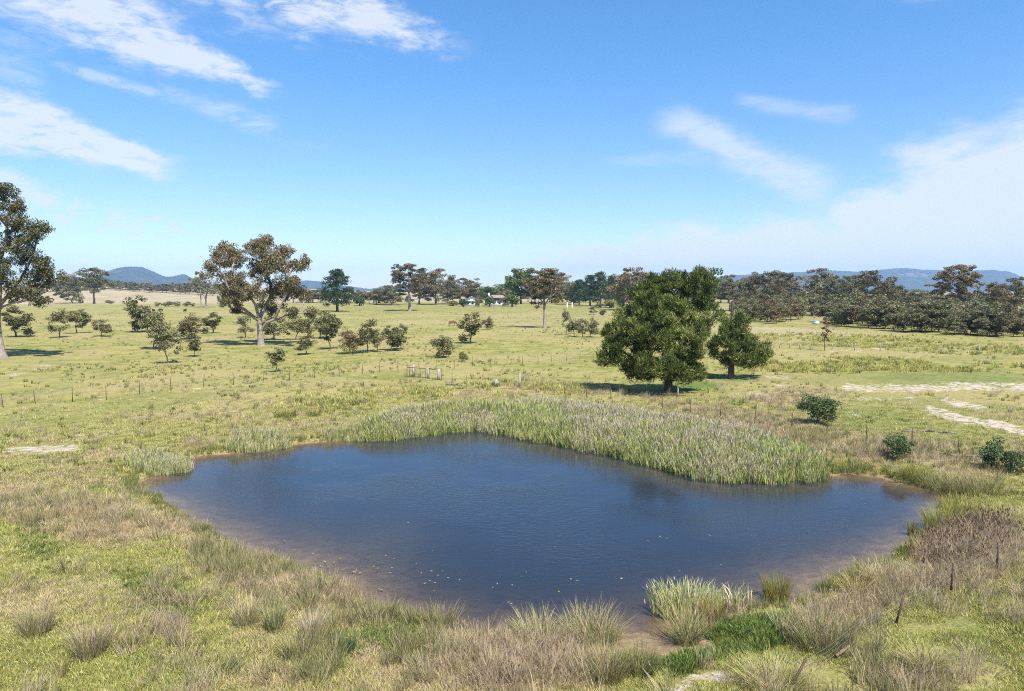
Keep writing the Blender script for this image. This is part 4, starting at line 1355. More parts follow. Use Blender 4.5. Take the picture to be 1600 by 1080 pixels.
def build_cover():
    g = np.random.default_rng(55)
    # --- turf near the camera
    turf = [tuft_mesh('turf', 500 + i, 36, (0.07, 0.09, 0.06, 0.085)[i], 0.0105, 0.17, 0.8, [(C_GREEN, 4), (C_LIME, 4), (C_YEL, 2.0), (C_STRAW, 0.5)][i % 2:], segs=2) for i in range(4)]
    turf += [tuft_mesh('turf', 510 + i, 30, 0.095, 0.010, 0.17, 0.9, [(C_TAN, 4), (C_STRAW, 1.6), (C_YEL, 2), (C_MAUVE, 2)], segs=2) for i in range(3)]
    turf += [tuft_mesh('turf', 520 + i, 34, 0.10, 0.015, 0.16, 0.7, [(C_DEEP, 3), (C_GREEN, 4)], segs=2) for i in range(2)]
    x, y = ring_points(150000, 13, 75, -50, 50, g, 0.85)
    z = H(x, y)
    dry, bare, lush, mud, fartan, sward = zones(x, y, z)
    nz = fbm(x / 1.7, y / 1.7, 61, 3)
    nz2 = fbm(x / 5.0, y / 5.0, 63, 3)
    k = (sdf(x, y) > 0.35) & (bare < 0.22 + nz * 0.9) & (mud < 0.35 + 0.3 * (nz - .5)) & (nz2 + (nz - .5) * .9 > 0.20)
    k &= g.uniform(0, 1, len(x)) < 0.04 + 0.96 * sstep(76, 38, np.hypot(x, y))
    x, y, dry, lush, nz, nz2 = x[k], y[k], dry[k], lush[k], nz[k], nz2[k]
    r = np.hypot(x, y)
    v = dry + (nz2 - 0.5) * 1.3 + 0.22 * sstep(30, 60, r) + g.normal(0, 0.15, len(x))
    idx = np.where(lush + g.normal(0, .15, len(x)) > 0.62, 7 + g.integers(0, 2, len(x)), np.where(v > 0.50, 4 + g.integers(0, 3, len(x)), g.integers(0, 4, len(x))))
    scatter('turf_grass', 'short green and straw coloured turf round the pond', x, y, g.uniform(0.7, 1.5, len(x)) * (0.85 + r / 70), turf, idx, g=g)
    # --- tall dry sedge and grass
    dryc = [(C_TAN, 4), (C_STRAW, 2.5), (C_MAUVE, 3), (C_GREYG, 2)]
    tall = [tuft_mesh('dry_grass', 540 + i, 46, (0.62, 0.75, 0.55)[i], 0.011, 0.22, 0.42, dryc, tipcol=(C_MAUVE, 0.6), segs=3, seedhead=((0.40, 0.31, 0.25), 0.22, 0.12, 0.012)) for i in range(3)]
    tall += [tuft_mesh('dry_grass', 550 + i, 48, (0.60, 0.72)[i], 0.012, 0.17, 0.30, [(C_GREYG, 4), (C_DEEP, 2), (C_TAN, 3)], tipcol=(C_TAN, 0.5), segs=3) for i in range(2)]
    tall += [tuft_mesh('dry_grass', 560 + i, 40, 0.42, 0.013, 0.26, 0.75, [(C_STRAW, 4), (C_TAN, 3), (C_YEL, 2)], segs=3) for i in range(2)]
    x, y = ring_points(60000, 13.5, 80, -50, 50, g, 0.8)
    z = H(x, y)
    dry, bare, lush, mud, fartan, sward = zones(x, y, z)
    nz = fbm(x / 1.3, y / 1.3, 71, 3)
    nz2 = fbm(x / 4.0, y / 4.0, 73, 3)
    p = np.clip((dry - 0.30) * 1.15, 0.0, 1) * sstep(0.36, 0.60, nz * 0.5 + nz2 * 0.5 + dry * 0.10) + 0.30 * sstep(0.53, 0.68, nz) * (1 - sward)
    k = (sdf(x, y) > 0.25) & (bare < 0.4) & (mud < 0.5) & (lush < 0.8) & (g.uniform(0, 1, len(x)) < p * 1.0)
    x, y, dry, nz2 = x[k], y[k], dry[k], nz2[k]
    v = nz2 + g.normal(0, 0.1, len(x))
    idx = np.where(v > 0.52, g.integers(0, 3, len(x)), np.where(v > 0.42, 5 + g.integers(0, 2, len(x)), 3 + g.integers(0, 2, len(x))))
    scatter('dry_grass', 'tall dry sedge and grass on the banks', x, y, g.uniform(0.5, 1.15, len(x)), tall, idx, g=g, tilt=0.24)
    print('dry', len(x))
    # --- waterside fringe of green rush
    fr = [tuft_mesh('bank_grass', 570 + i, 34, (0.38, 0.5)[i], 0.013, 0.14, 0.4, [(C_GREEN, 3), (C_DEEP, 3), (C_YEL, 1.5), (C_RUST, 0.7)], segs=3) for i in range(2)]
    x, y = g.uniform(-30, 32, 60000), g.uniform(15, 60, 60000)
    s = sdf(x, y)
    nz = fbm(x / 1.6, y / 1.6, 81, 3)
    px, py = to_px(x, y, H(x, y))
    gap = blob(px, py, 1020, 1000, 130, 40, 0, 0.3)
    k = (s > -0.05) & (s < 0.75) & (nz > 0.36) & (gap < 0.3) & (g.uniform(0, 1, len(x)) < 0.8)
    scatter('bank_grass', 'green grass fringe along the water line', x[k], y[k], g.uniform(0.5, 1.1, k.sum()), fr, g=g)
    # --- lush low herbs by the muddy corner
    hb = [tuft_mesh('lush_herbs', 580 + i, 40, 0.20, 0.03, 0.24, 0.9, [((0.095, 0.150, 0.042), 3), ((0.140, 0.200, 0.06), 3), (C_GREEN, 2), (C_LIME, 1)], segs=2) for i in range(3)]
    x, y, _ = poly_points([(1030, 1052), (1085, 1030), (1130, 985), (1190, 962), (1245, 975), (1250, 1010), (1180, 1030), (1110, 1045), (1060, 1062)], 1400, g, 0.3)
    kk = fbm(x / 0.9, y / 0.9, 121, 3) > 0.44
    x, y = x[kk], y[kk]
    scatter('lush_herbs', 'lush green herbs beside the muddy corner of the pond', x, y, g.uniform(0.3, 1.25, len(x)), hb, g=g, tilt=0.3)
    # --- dark dead dock stems on the right bank
    dk = [tuft_mesh('dead_weeds', 590 + i, 17, 0.62, 0.016, 0.24, 0.75, [((0.20, 0.145, 0.10), 2.5), ((0.30, 0.23, 0.165), 3), (C_TAN, 4)], segs=3, seedhead=((0.20, 0.13, 0.09), 0.45, 0.12, 0.022)) for i in range(3)]
    x, y, _ = poly_points([(1430, 880), (1450, 845), (1500, 818), (1560, 818), (1590, 840), (1570, 870), (1500, 888), (1450, 900)], 330, g, 0.4)
    scatter('dead_weeds', 'dark brown dead weeds on the right bank', x, y, g.uniform(0.6, 1.2, len(x)), dk, g=g)
    # --- tussocks over the paddocks, thinning with distance
    tk = [tuft_mesh('paddock_tussocks', 600 + i, 34, 0.36, 0.035, 0.22, 0.55, [((0.52, 0.46, 0.15), 5), ((0.40, 0.40, 0.12), 5), (C_GREEN, 1), (C_STRAW, 1.5)], segs=2) for i in range(3)]
    tk += [tuft_mesh('paddock_tussocks', 606 + i, 30, 0.42, 0.035, 0.20, 0.45, [(C_GREEN, 3), (C_DEEP, 3), (C_YEL, 1)], segs=2) for i in range(2)]
    tk += [tuft_mesh('paddock_tussocks', 610 + i, 30, 0.34, 0.035, 0.24, 0.65, [(C_TAN, 4), (C_STRAW, 3), (C_MAUVE, 3)], segs=2) for i in range(2)]
    x, y = ring_points(150000, 40, 380, -46, 46, g, 0.95)
    z = H(x, y)
    px, py = to_px(x, y, z)
    dry, bare, lush, mud, fartan, sward = zones(x, y, z)
    r = np.hypot(x, y)
    nz = fbm(x / 3.5, y / 3.5, 91, 3)
    nz2 = fbm(x / 14, y / 14, 93, 3)
    belt = np.zeros(len(x))
    for b in ((1360, 572, 330, 18, 0, 1.0), (1420, 540, 320, 10, 2, 0.9), (1300, 528, 220, 9, 2, 0.8), (1560, 550, 160, 8, 0, 0.8), (720, 612, 130, 17, 0, 0.8), (520, 625, 160, 18, -8, 0.55), (850, 605, 110, 12, 5, 0.6), (1010, 555, 40, 20, 0, .3)):
        belt = np.maximum(belt, blob(px, py, *b[:5], 0.6) * b[5])
    p = (0.035 + 0.20 * sstep(0.50, 0.68, nz2 * 0.6 + nz * 0.4) + 0.95 * belt * sstep(0.40, 0.55, nz * 0.7 + nz2 * 0.3)) * (1 - 0.93 * sward) * (bare < 0.3)
    k = (sdf(x, y) > 1.0) & (g.uniform(0, 1, len(x)) < p)
    x, y, belt, nz2, r, dry = x[k], y[k], belt[k], nz2[k], r[k], dry[k]
    u = g.uniform(0, 1, len(x))
    idx = np.where(u < 0.18 + 0.2 * (belt < .2), 3 + g.integers(0, 2, len(x)), np.where(u < 0.42 + 0.5 * dry * (belt < 0.3), 5 + g.integers(0, 2, len(x)), g.integers(0, 3, len(x))))
    idx = np.where(belt > 0.4, np.where(u < 0.16, 3 + g.integers(0, 2, len(x)), g.integers(0, 3, len(x))), idx)
    scatter('paddock_tussocks', 'yellow green tussocks spread over the paddocks', x, y, g.uniform(0.5, 1.15, len(x)) * np.where(belt > .4, 1.45, 0.9), tk, idx, g=g)
    print('tussocks', len(x))

build_cover()

def build_reeds():
    g = np.random.default_rng(57)
    RG, RB, RY, RT, RC = (0.220, 0.300, 0.075), (0.150, 0.240, 0.095), (0.460, 0.460, 0.160), (0.560, 0.470, 0.290), (0.660, 0.580, 0.460)
    def kinds(pale):
        out = []
        for i in range(6):
            out.append(tuft_mesh('reeds', 700 + i + int(pale * 50), 11, 1.5, 0.052, 0.24, 0.22, [(RG, 3.4), (RB, 1.6), (RY, 5.0), (RT, 1.3 + 2.2 * pale), (RC, 0.5 + 1.4 * pale)],
                                 tipcol=(RY, 0.35), curve=0.75, segs=4, seedhead=((0.56, 0.46, 0.40), 0.12 + 0.32 * pale, 0.22, 0.026), basecol=(0.30, 0.24, 0.14)))
        return out
    green, pale = kinds(0.0), kinds(1.0)
    front = [(560, 690), (620, 689), (700, 678), (750, 675), (800, 684), (900, 705), (1000, 725), (1080, 748), (1140, 757), (1230, 758), (1300, 752)]
    back = [(1296, 738), (1255, 722), (1190, 706), (1110, 688), (1010, 670), (920, 658), (830, 652), (750, 652), (670, 657), (600, 668), (560, 680)]
    x, y, P = poly_points(front + back, 9500, g, 0.0)
    # ragged outline
    s = -sdist(x, y, P)
    nz = fbm(x / 1.2, y / 1.2, 97, 3)
    k = s > (nz - 0.45) * 1.6
    x, y, s, nz = x[k], y[k], s[k], nz[k]
    z = np.maximum(H(x, y), -0.35) - 0.05
    n2 = fbm(x / 2.6, y / 2.6, 99, 3)
    isp = (n2 + g.normal(0, 0.13, len(x)) > 0.62) | (s * 0 + sdf(x, y) > 5.0 + g.normal(0, 1.2, len(x)))
    idx = np.where(isp, 6 + g.integers(0, 6, len(x)), g.integers(0, 6, len(x)))
    sc = g.uniform(0.70, 1.12, len(x)) * (0.72 + 0.28 * sstep(0, 1.2, s)) * (0.82 + 0.30 * fbm(x / 1.7, y / 1.7, 111, 2))
    scatter('reeds', 'broad bed of green and straw coloured reeds along the far shore', x, y, sc, green + pale, idx, z=z, tilt=0.13, g=g)
    for i, (poly, n, scl, lab) in enumerate((([(196, 744), (230, 746), (298, 738), (300, 728), (250, 722), (205, 730)], 330, 0.62, 'low reed patch at the left corner of the pond'),
                                             ([(358, 708), (400, 709), (452, 700), (456, 692), (410, 690), (366, 697)], 230, 0.66, 'low pale reed patch on the far left shore'),
                                             ([(503, 692), (560, 690), (570, 682), (540, 680), (505, 684)], 110, 0.5, 'short reeds joining the left end of the big reed bed'))):
        x, y, P = poly_points(poly, n, g, 0.0)
        z = np.maximum(H(x, y), -0.3) - 0.05
        scatter('reed_patch', lab, x, y, g.uniform(0.7, 1.15, n) * scl, green + pale, g.integers(0, 12, n), z=z, tilt=0.10, g=g)
    # the round clump standing in the near water: a thing of its own
    V, Q, T, C = blades(731, 820, 1.28, 0.028, 1.15, 0.33, [(RG, 3), (RB, 2.0), (RY, 2.5), (RT, 2.6), (RC, 0.5)], tipcol=(RY, 0.3), curve=0.9, segs=4, seedhead=((0.56, 0.47, 0.42), 0.05, 0.18, 0.02), basecol=(0.28, 0.22, 0.13))
    V = np.array(V)
    p = G(1072, 957)
    V[:, 1] *= 0.52
    z0 = -0.12
    link('reed_clump', mesh_np('reed_clump', V + np.array([p[0], p[1], z0]), Q, T, M_BLADE, cols=dict(tuftcol=np.array(C))), label='round clump of green and straw reeds standing in the near water', category='reed clump')
    V, Q, T, C = blades(733, 130, 0.85, 0.032, 0.55, 0.4, [(RG, 3), (RY, 3), (RT, 2), (RC, 1)], curve=0.9, segs=4, basecol=(0.28, 0.22, 0.13))
    p = G(1150, 950)
    link('reed_clump', mesh_np('reed_clump', np.array(V) + np.array([p[0], p[1], -0.05]), Q, T, M_BLADE, cols=dict(tuftcol=np.array(C))), label='low thin reeds trailing right of the round reed clump', category='reed clump')
build_reeds()

def rush(name, label, px, py, h, spread, n, lean, cols, tip=None, seed=0, cat='tussock', group=None, w=0.014, curve=0.4, sh=None):
    p = G(px, py)
    V, Q, T, C = blades(seed, int(n * 1.15), h, w, spread * 1.1, lean * 1.7, cols, tipcol=tip, curve=curve, segs=4, seedhead=sh)
    me = mesh_np(name, V, Q, T, M_BLADE, cols=dict(tuftcol=np.array(C)))
    o = link(name, me, label=label, category=cat)
    if group:
        o['group'] = group
    o.location = (p[0], p[1], p[2] - 0.03)
    return o

def build_tussocks():
    olive = [((0.28, 0.255, 0.065), 3), ((0.18, 0.21, 0.05), 3), (C_RUST, 1.5)]
    gold = [(C_STRAW, 3), (C_YEL, 4), (C_LIME, 2)]
    grey = [(C_GREYG, 4), (C_DEEP, 2), (C_TAN, 2)]
    tan = [(C_TAN, 3), (C_MAUVE, 1.5), (C_GREYG, 3), (C_YEL, 1)]
    R_ = rush
    R_('rush_tussock', 'upright olive rush tussock standing at the water right of the reed clump', 1213, 938, 0.95, 0.36, 420, 0.18, olive, seed=801)
    R_('rush_tussock', 'olive brown rush tussock in front of the reed clump', 1114, 974, 0.85, 0.34, 380, 0.28, olive, (C_RUST, .5), 802)
    R_('rush_tussock', 'grey green spiky rush tussock on the mud below the reed clump', 1073, 1004, 0.95, 0.30, 380, 0.55, grey, (C_TAN, .4), 803)
    R_('rush_tussock', 'slim green rush standing in the water at the right shore', 1424, 836, 0.75, 0.13, 120, 0.18, olive, seed=804)
    R_('rush_tussock', 'very small rush tuft in the water right of the slim green rush', 1438, 838, 0.4, 0.10, 60, 0.2, olive, seed=805)
    R_('rush_tussock', 'large olive rush bank where the right shore bends', 1475, 826, 1.0, 0.75, 620, 0.32, olive, (C_YEL, .3), 806)
    R_('rush_tussock', 'second olive rush bank, behind the large one on the right shore', 1510, 806, 0.95, 0.9, 620, 0.32, olive, (C_YEL, .3), 807)
    R_('rush_tussock', 'dull green rush mound on the right bank above the water', 1530, 770, 1.1, 1.2, 760, 0.4, grey, (C_TAN, .4), 808)
    R_('rush_tussock', 'greyish rush mound left of the dull green mound on the right bank', 1480, 764, 1.0, 1.0, 600, 0.4, grey, (C_TAN, .4), 809)
    R_('rush_tussock', 'dark olive tussock behind the right corner of the pond', 1430, 748, 0.8, 0.7, 420, 0.4, olive, seed=810)
    R_('rush_tussock', 'green tussock just right of the reed bed', 1330, 736, 0.75, 0.8, 420, 0.4, [(C_GREEN, 3), (C_YEL, 2), (C_DEEP, 2)], seed=811)
    R_('grass_tussock', 'bright golden grass tussock in the lower right grass', 1440, 1046, 0.62, 0.24, 420, 0.75, gold, seed=812)
    R_('grass_tussock', 'broad golden grass tussock at the bottom edge right of the track', 1205, 1074, 0.62, 0.55, 620, 0.75, gold, seed=813)
    R_('grass_tussock', 'straw coloured tussock on the crest of the right bank', 1375, 912, 0.6, 0.40, 420, 0.8, [(C_STRAW, 4), (C_RUST, 2), (C_TAN, 2)], seed=814)
    R_('grass_tussock', 'rusty straw tussock left of the crest tussock on the right bank', 1335, 925, 0.55, 0.35, 340, 0.7, [(C_STRAW, 2), (C_RUST, 3), (C_YEL, 2)], seed=815)
    R_('grass_tussock', 'golden tussocks at the right edge above the dead weeds', 1575, 815, 0.6, 0.9, 560, 0.7, gold, seed=816)
    R_('grass_tussock', 'yellow based tussock on the left bank near the first bare shore', 190, 812, 0.62, 0.36, 420, 0.7, gold, (C_MAUVE, .4), 817)
    R_('grass_tussock', 'small orange tinted tussock at the water on the left shore', 287, 815, 0.5, 0.14, 140, 0.3, [(C_RUST, 4), (C_YEL, 2)], seed=818)
    R_('grass_tussock', 'dark green tussock at the water beside the orange tinted one', 312, 832, 0.5, 0.25, 240, 0.4, [(C_GREEN, 3), (C_DEEP, 3)], seed=819)
    R_('rush_tussock', 'tall tan rush tussock in the lower left grass', 385, 1028 - 50, 0.95, 0.25, 330, 0.28, tan, (C_MAUVE, .5), 820)
    R_('rush_tussock', 'two toned tan rush tussock near the left edge', 55, 990, 0.85, 0.32, 380, 0.3, tan, (C_MAUVE, .5), 821)
    R_('rush_tussock', 'leaning tan rush tussock right of the one near the left edge', 140, 1025, 0.95, 0.28, 360, 0.35, tan, (C_MAUVE, .5), 822)
    R_('rush_tussock', 'thin brown rush tuft below the leaning tan tussock', 97, 1058, 0.55, 0.10, 110, 0.2, [(C_BROWN, 3), (C_YEL, 3)], seed=823)
    R_('rush_tussock', 'short olive rush tuft at the middle of the lower left grass', 203, 1012, 0.5, 0.16, 150, 0.3, olive, seed=824)
    R_('rush_tussock', 'pale headed rush tussock on the slope of the near bank', 487, 1000, 0.9, 0.22, 300, 0.25, tan, ((0.46, 0.37, 0.31), .7), 825)
    R_('rush_tussock', 'dark stemmed rush tussock left of the pale headed one', 428, 985, 0.95, 0.2, 280, 0.28, grey, (C_MAUVE, .4), 826)
    R_('rush_tussock', 'grey rush tussock beside a bare twig near the lower edge', 462, 1030, 0.75, 0.2, 220, 0.35, grey, (C_TAN, .5), 827)
    R_('rush_tussock', 'blue green rush tussock between the two near bank slopes', 540, 1018, 0.6, 0.2, 240, 0.25, [((0.10, 0.15, 0.07), 4), (C_GREYG, 2)], seed=828)
    R_('rush_tussock', 'large feathery rush tussock leaning over the near shore', 925, 1005, 0.95, 0.65, 620, 0.5, grey, (C_TAN, .6), 829)
    R_('rush_tussock', 'spiky rush tussock on the near shore left of the feathery one', 840, 1008, 0.9, 0.45, 420, 0.45, grey, (C_TAN, .6), 830)
    R_('rush_tussock', 'rush tussock on the near shore where the bank turns down', 690, 985, 0.75, 0.45, 380, 0.45, grey, (C_TAN, .5), 831)
    R_('rush_tussock', 'dark rush tussock at the water on the near left bank', 508, 925, 0.7, 0.35, 340, 0.35, [(C_GREEN, 2), (C_DEEP, 3), (C_TAN, 2)], (C_MAUVE, .4), 832)
    R_('rush_tussock', 'dark green rush tussock at the bottom edge left of the track', 1000, 1055, 0.85, 0.3, 360, 0.4, [(C_DEEP, 3), (C_GREYG, 3)], (C_TAN, .3), 833)
    R_('rush_tussock', 'brown green rush tussock beside the dark green one at the bottom edge', 950, 1062, 0.9, 0.35, 400, 0.35, [(C_GREYG, 3), (C_RUST, 2), (C_TAN, 2)], (C_TAN, .4), 834)
    R_('rush_tussock', 'wide grey green rush on the slope above the muddy corner', 1285, 1010, 0.95, 0.6, 560, 0.45, grey, (C_TAN, .5), 835)
    R_('rush_tussock', 'green tussock alone on the grass rise behind the left shore', 446, 652, 0.7, 0.8, 320, 0.4, [(C_GREEN, 2), (C_DEEP, 2), (C_YEL, 2)], seed=836, w=0.03)
    R_('rush_tussock', 'smaller green tussock right of the one on the grass rise', 490, 650, 0.6, 0.55, 240, 0.4, [(C_GREEN, 2), (C_DEEP, 2), (C_YEL, 2)], seed=837, w=0.03)
    R_('rush_tussock', 'little green tussock farther along the grass rise toward the gate', 558, 632, 0.6, 0.5, 220, 0.4, [(C_GREEN, 2), (C_DEEP, 2), (C_YEL, 2)], seed=838, w=0.03)
build_tussocks()

# ------------------------------------------------------------------ fences
def fence(name, label, posts, hpost, lines, mat_post, r=0.029, timber=()):
    """posts: spots of the photograph; wires run from post to post"""
    pts = [G(px, py) for px, py in posts]
    o = empty(name, tuple(pts[0]), 0, label=label, category='fence')
    base = np.array(pts[0])
    g = np.random.default_rng(len(posts) * 7)
    tops = []
    for i, p in enumerate(pts):
        b = MB()
        lx, ly = g.normal(0, 0.045, 2)
        q = p - base
        hp = hpost * g.uniform(0.92, 1.08)
        tp = q + np.array([lx * hp, ly * hp, hp])
        tops.append((q, tp))
        if i in timber:
            b.tube(q - np.array([0, 0, 0.1]), tp, 0.09, 0.08, 8)
            link('fence_post', b.mesh('timber_fence_post', M_TIMBER), o)
        else:
            b.tube(q - np.array([0, 0, 0.1]), tp, r, r * 0.9, 6)
            link('fence_post', b.mesh('steel_fence_post', mat_post), o)
    for f in lines:
        b = MB()
        for (q0, t0), (q1, t1) in zip(tops[:-1], tops[1:]):
            a, c = q0 + (t0 - q0) * f, q1 + (t1 - q1) * f
            m = (a + c) / 2 - np.array([0, 0, 0.03])
            b.tube(a, m, 0.0032, k=4, cap=False)
            b.tube(m, c, 0.0032, k=4, cap=False)
        link('wire', b.mesh('fence_wire', M_WIRE), o)

fence('wire_fence', 'long steel post and wire fence crossing the left paddock and passing behind the gate',
      [(-40, 642), (5, 637), (55, 631), (113, 628), (166, 625), (218, 616), (267, 611), (318, 605), (365, 602), (411, 599), (452, 595), (491, 591), (530, 588), (566, 584), (593, 582), (622, 581), (655, 579), (681, 577), (710, 576), (738, 572), (766, 571),
       (792, 570), (816, 569), (841, 567), (862, 566), (885, 565), (906, 563), (927, 562)], 1.3, (0.35, 0.6, 0.85), M_RUST)
fence('wire_fence', 'rusty post and wire fence running from the gate behind the reeds to the right edge',
      [(690, 594), (706, 600), (728, 604), (845, 612), (882, 616), (917, 622), (955, 628), (1035, 641), (1079, 648), (1125, 656), (1179, 664), (1237, 672), (1292, 678), (1355, 692), (1424, 700), (1500, 714), (1560, 722), (1640, 735)], 1.25, (0.3, 0.55, 0.8), M_RUST)
fence('wire_fence', 'faint grey post fence far across the right paddock', [(1205, 545), (1218, 544), (1234, 544), (1250, 545), (1266, 546), (1300, 547), (1335, 548), (1375, 549), (1420, 550), (1470, 552), (1530, 554), (1610, 556)], 1.2, (0.5, 0.85), M_TIMBER, 0.06, (3,))

def near_fence():
    spots = [((1232, 1082), 0.95, (0.55, 0.25)), ((1318, 1024), 0.95, (0.45, 0.25)), ((1400, 976), 1.0, (0.28, 0.1)), ((1486, 926), 1.0, (0.03, 0.0)), ((1558, 893), 1.05, (0.0, 0.02)), ((1660, 856), 1.0, (0.02, 0))]
    pts = [G(*s[0]) for s in spots]
    o = empty('wire_fence', tuple(pts[0]), 0, label='sagging wire fence with dark leaning posts down the near right bank', category='fence')
    base = pts[0]
    ax = []
    for p, (_, h, (lx, ly)) in zip(pts, spots):
        q = p - base
        t = q + np.array([lx * h, ly * h, h * math.sqrt(max(0.2, 1 - lx * lx - ly * ly))])
        b = MB()
        b.tube(q - (t - q) * 0.1, t, 0.035, 0.03, 6)
        link('fence_post', b.mesh('steel_fence_post', M_RUST), o)
        ax.append((q, t))
    for f in (0.3, 0.5, 0.7, 0.9):
        b = MB()
        for (q0, t0), (q1, t1) in zip(ax[:-1], ax[1:]):
            a, c = q0 + (t0 - q0) * f, q1 + (t1 - q1) * f
            m = (a + c) / 2 - np.array([0, 0, 0.06])
            b.tube(a, m, 0.0032, k=4, cap=False)
            b.tube(m, c, 0.0032, k=4, cap=False)
        link('wire', b.mesh('fence_wire', M_WIRE), o)
    b = MB()
    b.tube((0, 0, 0), (0.5, 0.3, 0.12), 0.05, 0.04, 6)
    w = link('fallen_post', b.mesh('fallen_post', M_WOOD), label='broken dark post lying in the grass by the leaning near fence', category='post')
    p = G(1306, 1032)
    w.location = (p[0], p[1], p[2] + 0.12)
near_fence()

def timber_post(px, py, h, r, label):
    p = G(px, py)
    b = MB()
    b.tube((0, 0, -0.2), (0.02, 0.01, h), r, r * 0.93, 10)
    o = link('timber_post', b.mesh('timber_post', M_TIMBER), label=label, category='post', group='grey timber posts near the gate')
    o.location = tuple(p)
    return p

def gate():
    timber_post(646, 588, 1.35, 0.13, 'grey timber post behind the rusty gate')
    a = timber_post(669, 592, 1.3, 0.15, 'grey timber post that the rusty gate hangs from')
    c = timber_post(685, 594, 1.25, 0.16, 'stout grey timber strainer post at the right end of the gate')
    timber_post(775, 605, 0.85, 0.16, 'short grey timber stump post in the grass right of the gate')
    timber_post(812, 606, 1.45, 0.11, 'taller grey timber post with a dark top right of the stump post')
    timber_post(1059, 621, 1.0, 0.07, 'thin pale post in the shade under the front she-oak')
    # rail between the two right posts
    b = MB()
    b.tube(a + np.array([0.05, 0, 1.2]), c + np.array([-0.05, 0, 1.12]), 0.07, 0.06, 8)
    link('strut_rail', b.mesh('strut_rail', M_WOOD), label='dark timber strut between the two right gate posts', category='rail')
    # rusty steel gate
    s = G(636, 590)
    e = a + np.array([-0.25, -0.1, 0])
    o = empty('paddock_gate', tuple(s), 0, label='rusty tubular steel gate standing in the left paddock fence', category='gate')
    d = e - s
    def pt(t, z): return d * t + np.array([0, 0, z])
    for z in (0.16, 1.18):
        b = MB(); b.tube(pt(0, z), pt(1, z), 0.035, k=8)
        link('rail', b.mesh('gate_rail', M_RUST), o)
    for t in (0.0, 0.14, 0.42, 0.70, 1.0):
        b = MB(); b.tube(pt(t, 0.16), pt(t, 1.18), 0.035 if t in (0, 1) else 0.025, k=8)
        link('upright', b.mesh('gate_upright', M_RUST), o)
    b = MB()
    for z in (0.42, 0.68, 0.93):
        b.tube(pt(0, z), pt(1, z), 0.009, k=5)
    link('gate_wire', b.mesh('gate_wire', M_WIRE), o)
gate()

def log(px, py, length, r, ang, label):
    p = G(px, py)
    b = MB()
    n = 4
    g = np.random.default_rng(int(px))
    pts = [np.array([(i / n - 0.5) * length, g.normal(0, 0.05 * length), r * 0.7 + abs(g.normal(0, 0.06))]) for i in range(n + 1)]
    for i in range(n):
        b.tube(pts[i], pts[i + 1], r * (1 - 0.15 * i), r * (0.87 - 0.15 * i), 7)
    b.tube(pts[2], pts[2] + np.array([length * 0.15, length * 0.12, 0.25]), r * 0.4, r * 0.2, 5)
    o = link('fallen_branch', b.mesh('fallen_branch', M_WOOD), label=label, category='branch')
    o.location = tuple(p)
    o.rotation_euler = (0, 0, ang)
log(712, 603, 2.2, 0.11, -0.5, 'dead branch lying on the ground right of the timber gate')
log(722, 608, 1.6, 0.08, -0.6, 'smaller dead branch in front of the one right of the gate')
log(1450, 676, 3.4, 0.09, -0.25, 'grey fallen branch on the green flat beyond the right bank')
log(1500, 716, 3.2, 0.10, -0.45, 'dead branch leaning in the long grass by the right fence')
log(590, 690, 1.2, 0.06, 0.1, 'driftwood at the foot of the reeds on the far shore')
log(1172, 930, 1.3, 0.035, 0.5, 'pale bent stick lying by the low thin reeds')

